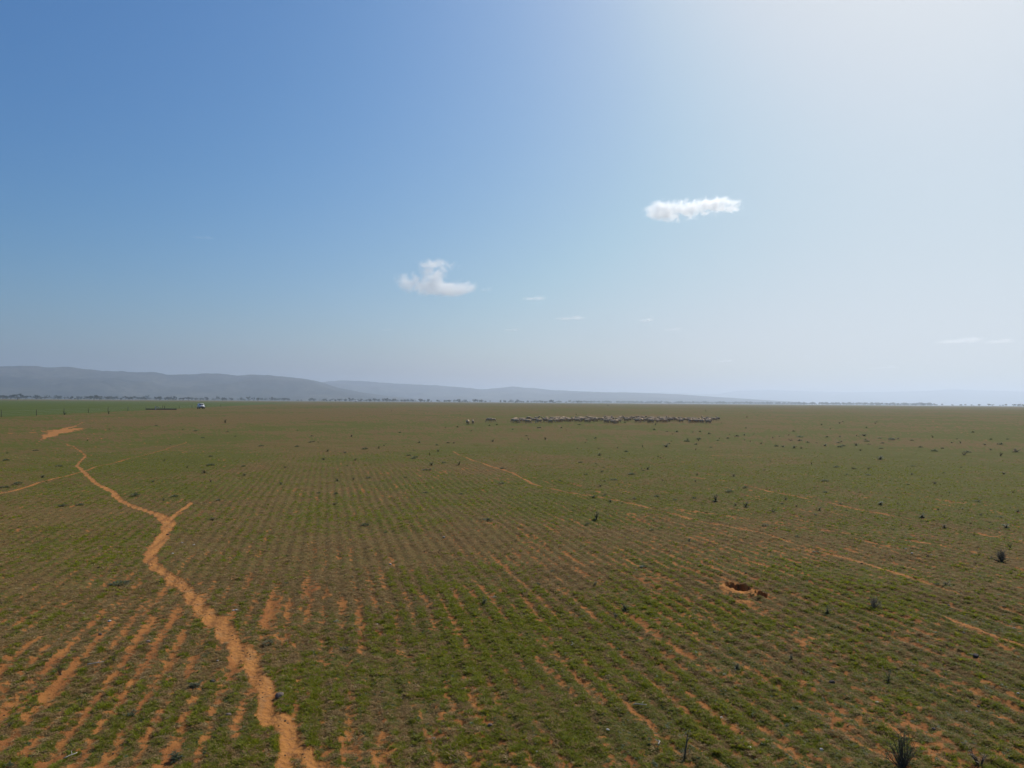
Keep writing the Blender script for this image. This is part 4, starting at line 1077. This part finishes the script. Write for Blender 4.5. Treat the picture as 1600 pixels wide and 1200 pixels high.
STRAYS = [(-6.33, 102.7), (-5.7, 104.63), (-3.6, 115.84), (-3.11, 117.09), (38.63, 135.23), (40.19, 138.48)]
put_sheep(*STRAYS[0], math.radians(80), 0, 1.0, 'stray sheep seen end on, standing with a smaller one apart from the flock', )
put_sheep(*STRAYS[1], math.radians(100), 2, .82, 'smaller stray sheep standing beside another apart from the flock')
put_sheep(*STRAYS[2], math.radians(170), 0, 1.0, 'stray sheep grazing side on between the pair and the flock')
put_sheep(*STRAYS[3], math.radians(10), 3, .85, 'smaller sheep close behind the lone grazing stray')
put_sheep(*STRAYS[4], math.radians(185), 0, .9, 'trailing sheep grazing past the tail of the flock')
put_sheep(*STRAYS[5], math.radians(120), 2, .95, 'last sheep with head raised past the tail of the flock')
# flock: centre x, near y, far y along its length
FLOCK = [(0.05, 111.49, 126.91), (3.03, 110.57, 130.17), (7.02, 113.95, 131.5), (9.27, 121.97, 129.73), (10.16, 115.81, 132.53), (11.9, 114.49, 133.18), (15.4, 123.64, 137.54), (15.31, 115.35, 134.35), (15.75, 110.43, 137.28), (19.18, 118.13, 143.54), (21.75, 118.79, 147.42), (23.51, 117.43, 142.51), (26.25, 118.85, 140.72), (29.39, 120.75, 140.65), (31.27, 117.61, 140.05), (32.35, 116.14, 140.61)]
placed = []
fr = random.Random(21)
tries = 0
while len(placed) < 178 and tries < 9000:
    tries += 1
    i = fr.randrange(len(FLOCK) - 1); t = fr.random()
    a, b = FLOCK[i], FLOCK[i + 1]
    if i in (3, 6) and fr.random() < .6: continue
    x = a[0] + (b[0] - a[0]) * t; y0 = a[1] + (b[1] - a[1]) * t; y1 = a[2] + (b[2] - a[2]) * t
    y = y0 + (y1 - y0) * fr.random() ** 1.15
    y += fr.gauss(0, 1.6)
    x *= y / (a[1] + (b[1] - a[1]) * t)
    if any((x - p[0]) ** 2 + (y - p[1]) ** 2 < .78 ** 2 for p in placed): continue
    placed.append((x, y))
    k = fr.randrange(5)
    rz = (0 if fr.random() < .45 else math.pi) + fr.gauss(0, .55)
    lb = {'grazing': 'cream wool sheep grazing head down in the long flock', 'walking': 'cream wool sheep walking in the long flock', 'head raised': 'cream wool sheep with head raised in the long flock'}[POSE[k]]
    put_sheep(x, y, rz, k, fr.uniform(.78, 1.0), lb, 'sheep of the flock')

# ------------------------------------------------------------------ fence
POSTS = [(-84.35, 107.79), (-88.38, 123.12), (-91.89, 137.48), (-95.61, 151.83), (-99.41, 166.92), (-102.87, 181.2), (-106.4, 197.1), (-110.39, 214.5), (-115.47, 235.05), (-120.78, 258.13), (-125.4, 278.73), (-132.64, 308.38), (-141.39, 345.33)]
def fence():
    x0, y0 = POSTS[0]
    root = empty('wire_fence', (x0, y0, 0))
    tag(root, 'wire fence on thin dark posts along the edge of the green crop', 'fence')
    pb = MB(); pb.tube([(0, 0, -.3), (.01, 0, .6), (0, .01, 1.2)], [.055, .05, .045], 7)
    pm = pb.mesh('post', [M['post']], True)
    tops = []
    for (x, y) in POSTS:
        link('post', pm, root, (x - x0, y - y0, 0), random.uniform(0, 6)).scale = (1, 1, random.uniform(.9, 1.12))
        tops.append((x - x0, y - y0))
    for hz in (.35, .7, 1.02):
        b = MB(); b.tube([(x, y + .08, hz) for x, y in tops], .006, 4)
        b.build('wire', M['wire'], root)
fence()

# ------------------------------------------------------------------ trough by the fence
TR = [(-113.22, 223.11), (-110.5, 232.59)]
def trough():
    (ax, ay), (bx, by) = TR
    mx, my = (ax + bx) / 2 - .4, (ay + by) / 2
    L = 8.6
    root = empty('water_trough', (mx, my, 0), math.radians(25))
    tag(root, 'long low dark water trough with pale float box at the crop edge', 'trough')
    for s in (-1, 1):
        b = MB(); b.box((0, s * .42, .17), (L, .09, .34)); b.build('side_wall', M['trough'], root)
        b = MB(); b.box((s * (L / 2 + .045), 0, .17), (.09, .93, .34)); b.build('end_wall', M['trough'], root)
    b = MB(); b.box((0, 0, .12), (L, .75, .24)); b.build('water', M['water'], root)
    b = MB(); b.box((-.9, 0, .72), (.7, 1.0, .26), top=.9); b.build('float_cover', M['concrete'], root)
    b = MB(); b.box((-1.7, -.62, .55), (.28, .22, 1.1)); b.build('post', M['concrete'], root)
    b = MB(); b.tube([(.9, .6, -.1), (.9, .6, 1.25)], .08, 7); b.build('post', M['post'], root)
    b = MB(); b.tube([(-1.7, -.6, .9), (-1.2, -.3, .95), (-.9, 0, .8)], .035, 6); b.build('pipe', M['black'], root)
trough()

# ------------------------------------------------------------------ vehicle
CAR = (-112.52, 257.32)
def vehicle():
    root = empty('parked_car', (CAR[0], CAR[1], 0), math.radians(-90 + 34))
    tag(root, 'white off road car parked facing the paddock at the crop edge', 'car')
    # body faces +X
    prof = [(-2.25, .55), (2.2, .50), (2.28, .75), (2.18, 1.02), (1.05, 1.14), (.45, 1.78), (.2, 1.86), (-2.0, 1.84), (-2.2, 1.70), (-2.3, 1.05)]
    bm = bmesh.new()
    lo = [bm.verts.new((x, -.92, z)) for x, z in prof]; hi = [bm.verts.new((x, .92, z)) for x, z in prof]
    n = len(prof)
    bm.faces.new(lo); bm.faces.new(hi[::-1])
    for k in range(n): bm.faces.new((lo[k], hi[k], hi[(k + 1) % n], lo[(k + 1) % n])[::-1])
    for v in bm.verts:
        if v.co.z > 1.3: v.co.y *= .86
    bmesh.ops.recalc_face_normals(bm, faces=bm.faces)
    bmesh.ops.bevel(bm, geom=list(bm.edges), offset=.07, segments=3, affect='EDGES')
    me = bpy.data.meshes.new('body'); bm.to_mesh(me); bm.free(); me.materials.append(M['paint'])
    for p in me.polygons: p.use_smooth = True
    link('body', me, root)
    def panel(name, pts, m, parent=root, off=.012):
        b = MB(); b.add(pts, [tuple(range(len(pts)))]); o = b.build(name, M[m], parent)
        md = o.modifiers.new('t', 'SOLIDIFY'); md.thickness = .03; md.offset = 0
        return o
    dx, dz = .6, .64
    def ws(t, y): return (1.05 - .6 * t + .02, y, 1.14 + .64 * t + .03)
    panel('windscreen', [ws(.14, -.76), ws(.14, .76), ws(.9, .70), ws(.9, -.70)], 'glass')
    panel('rear_window', [(-2.28, -.66, 1.2), (-2.28, .66, 1.2), (-2.235, .6, 1.66), (-2.235, -.6, 1.66)], 'glass')
    for s in (-1, 1):
        def sd(x, z): return (x, s * (.925 - (.06 if z < 1.3 else .125)), z)
        panel('side_window', [sd(.75, 1.22), sd(.32, 1.68), sd(-.42, 1.70), sd(-.42, 1.20)], 'glass')
        panel('side_window', [sd(-.5, 1.20), sd(-.5, 1.70), sd(-1.25, 1.70), sd(-1.25, 1.20)], 'glass')
        panel('side_window', [sd(-1.33, 1.20), sd(-1.33, 1.70), sd(-1.95, 1.66), sd(-2.0, 1.22)], 'glass')
        b = MB(); b.box((2.24, s * .68, .86), (.12, .34, .17)); b.build('headlight', M['lamp'], root)
        b = MB(); b.box((2.27, s * .78, .60), (.08, .16, .08)); b.build('indicator', M['amber'], root)
        b = MB(); b.box((.72, s * 1.04, 1.24), (.12, .2, .17)); b.build('mirror', M['black'], root)
        for wx in (-1.45, 1.42):
            b = MB()
            b.tube([(0, -.02, 0), (0, .0, 0), (0, .22, 0), (0, .24, 0)], [.33, .38, .38, .33], 20)
            wl = b.build('wheel', M['tyre'], root, True, (wx, s * .80 - .11, .38))
            b = MB(); b.tube([(0, -.03 if s < 0 else .25, 0), (0, 0.01 if s < 0 else .21, 0)], [.2, .22], 16)
            b.build('rim', M['rim'], wl)
    b = MB(); b.box((2.27, 0, .84), (.08, .95, .22)); b.build('grille', M['black'], root)
    b = MB(); b.box((2.33, 0, .52), (.2, 1.84, .26)); b.build('bumper', M['black'], root)
    b = MB(); b.tube([(2.45, -.72, .45), (2.47, -.72, 1.0), (2.47, .72, 1.0), (2.45, .72, .45)], .035, 8); b.build('bull_bar', M['black'], root)
    b = MB(); b.box((-.9, 0, 1.93), (1.7, 1.2, .05)); b.build('roof_rack', M['black'], root)
    b = MB(); b.box((0, 0, .48), (4.2, 1.5, .2)); b.build('underbody', M['black'], root)
vehicle()

# ------------------------------------------------------------------ farm shed
SHED = (-536, 2442)
def shed():
    root = empty('farm_shed', (SHED[0], SHED[1], 0), math.radians(12))
    tag(root, 'small pale roofed farm shed beside a rounded tree on the plain', 'shed')
    b = MB(); b.box((0, 0, 1.5), (10, 6, 3.0)); b.build('wall', M['shedwall'], root)
    b = MB(); b.add([(-5.4, -3.6, 2.9), (5.4, -3.6, 2.9), (5.4, 0, 4.4), (-5.4, 0, 4.4), (5.4, 3.6, 2.9), (-5.4, 3.6, 2.9)], [(0, 1, 2, 3), (3, 2, 4, 5)])
    o = b.build('roof', M['tin'], root); md = o.modifiers.new('t', 'SOLIDIFY'); md.thickness = .12
    b = MB(); b.box((-1.5, -3.03, 1.2), (3, .08, 2.4)); b.build('door', M['black'], root)
shed()

# ------------------------------------------------------------------ clouds
def cloud(i, x, y, z, hw, hh, blobs, density, label, rag=0.55):
    m = bpy.data.materials.new('cloud_vapour'); m.use_nodes = True
    nt = m.node_tree; nt.nodes.clear(); n = N(nt)
    out = nt.nodes.new('ShaderNodeOutputMaterial'); pv = nt.nodes.new('ShaderNodeVolumePrincipled')
    pv.inputs['Color'].default_value = (1, 1, 1, 1); pv.inputs['Anisotropy'].default_value = 0.6
    p = n.obj()                                  # x across, y depth, z up, in half sizes
    tot = None
    for (bx, bz, rx, rz, k) in blobs:
        q = n.mapping(p, (1 / rx, 1 / .75, 1 / rz), (0, 0, 0), (-bx / rx, 0, -bz / rz))
        vm = nt.nodes.new('ShaderNodeVectorMath'); vm.operation = 'LENGTH'; nt.links.new(q, vm.inputs[0])
        g = n.math('MULTIPLY', n.math('SUBTRACT', 1.0, vm.outputs['Value']), k)
        tot = g if tot is None else n.math('MAXIMUM', tot, g)
    asp = hw / hh
    q = n.mapping(p, (asp, .9, 1.0), (0, 0, 0), (i * 3.7, i * 1.3, i * 2.1))
    ns = n.noise(2.3, 10, q, 0.68, 0.6)
    d = n.math('ADD', tot, n.math('MULTIPLY', n.math('SUBTRACT', ns, 0.5), rag * 3.6))
    d = n.ramp(d, 0.18, 0.62)
    ed = nt.nodes.new('ShaderNodeVectorMath'); ed.operation = 'LENGTH'; nt.links.new(p, ed.inputs[0])
    d = n.math('MULTIPLY', d, n.ramp(ed.outputs['Value'], 0.8, 1.0, 1.0, 0.0))
    nt.links.new(n.math('MULTIPLY', d, density), pv.inputs['Density'])
    nt.links.new(pv.outputs[0], out.inputs['Volume'])
    bm = bmesh.new(); bmesh.ops.create_icosphere(bm, subdivisions=3, radius=1.06)
    me = bpy.data.meshes.new('cloud'); bm.to_mesh(me); bm.free(); me.materials.append(m)
    o = link('cloud', me, None, (x, y, z), -math.atan2(x, y))
    o.scale = (hw, hh * .9, hh)
    tag(o, label, 'cloud')
CLOUDS = [(1280, 5040, 1393, 377, 112),
    (-654, 6165, 1069, 404, 201),
    (246, 7996, 1176, 187, 43),
    (698, 8471, 1011, 230, 45),
    (-5, 9000, 922, 145, 32),
    (1579, 8352, 981, 109, 38),
    (2103, 9264, 973, 157, 42),
    (5072, 8033, 738, 303, 59),
    (5556, 8073, 738, 192, 52),
    (5545, 10642, 564, 292, 37),
    (3306, 11015, 665, 151, 41),
    (-1661, 9354, 946, 104, 25),
    (-238, 6396, 1020, 80, 46),
    (-2809, 6412, 1475, 137, 31)]
BL = {0: [(-.55, -.08, .48, .95, 1.1), (-.1, .02, .58, .68, 1.0), (.35, .16, .6, .6, 1.0), (.72, .26, .32, .36, .85), (.55, -.15, .4, .3, .6)],
      1: [(.30, -.42, .80, .40, 1.2), (-.1, -.36, .75, .42, 1.15), (-.62, -.25, .42, .56, .8), (-.12, .12, .34, .5, .8), (-.06, .62, .46, .30, .6)]}
CLAB = ['brightest ragged white cloud, the highest one in the sky', 'flat based white cloud with a wispy top, left of the highest cloud'.replace('left of', 'lower than'),
        'thin small white wisp just below the wispy topped cloud', 'small flat white wisp with a puffed end, second below the wispy cloud', 'short faint streak of cloud below the wispy topped cloud',
        'tiny bright peaked cloud below the brightest cloud', 'faint broken wisp beside the tiny peaked cloud', 'long flat pale cloud low over the far range', 'short slanting pale cloud beside the long flat low one',
        'faintest low flat streak of cloud near the far range', 'tiny pale cloud low over the flock', 'tiny faint wisp low over the pale range', 'faint wisps trailing from the wispy topped cloud', 'faint solitary wisp high over the long range']
for i, c in enumerate(CLOUDS):
    if i < 2: cloud(i, *c, BL[i], (.024, .012)[i], CLAB[i], (.85, .9)[i])
    else: cloud(i, *c, [(-.25, -.15, .7, .6, .8), (.3, .05, .55, .75, .9)], [.022, .022, .015, .026, .009, .018, .016, .010, .020, .008, .004, .004][i - 2] , CLAB[i], .75)

# ------------------------------------------------------------------ haze
def haze():
    b = MB(); b.box((0, 0, 230), (64000, 64000, 463))
    m = bpy.data.materials.new('haze_air'); m.use_nodes = True
    nt = m.node_tree; nt.nodes.clear()
    out = nt.nodes.new('ShaderNodeOutputMaterial'); pv = nt.nodes.new('ShaderNodeVolumePrincipled')
    pv.inputs['Color'].default_value = (0.73, 0.835, 1.0, 1)
    pv.inputs['Density'].default_value = 0.000122
    pv.inputs['Anisotropy'].default_value = 0.53
    nt.links.new(pv.outputs[0], out.inputs['Volume'])
    tag(b.build('haze', m), 'pale dusty haze over the whole plain', kind='stuff')
haze()
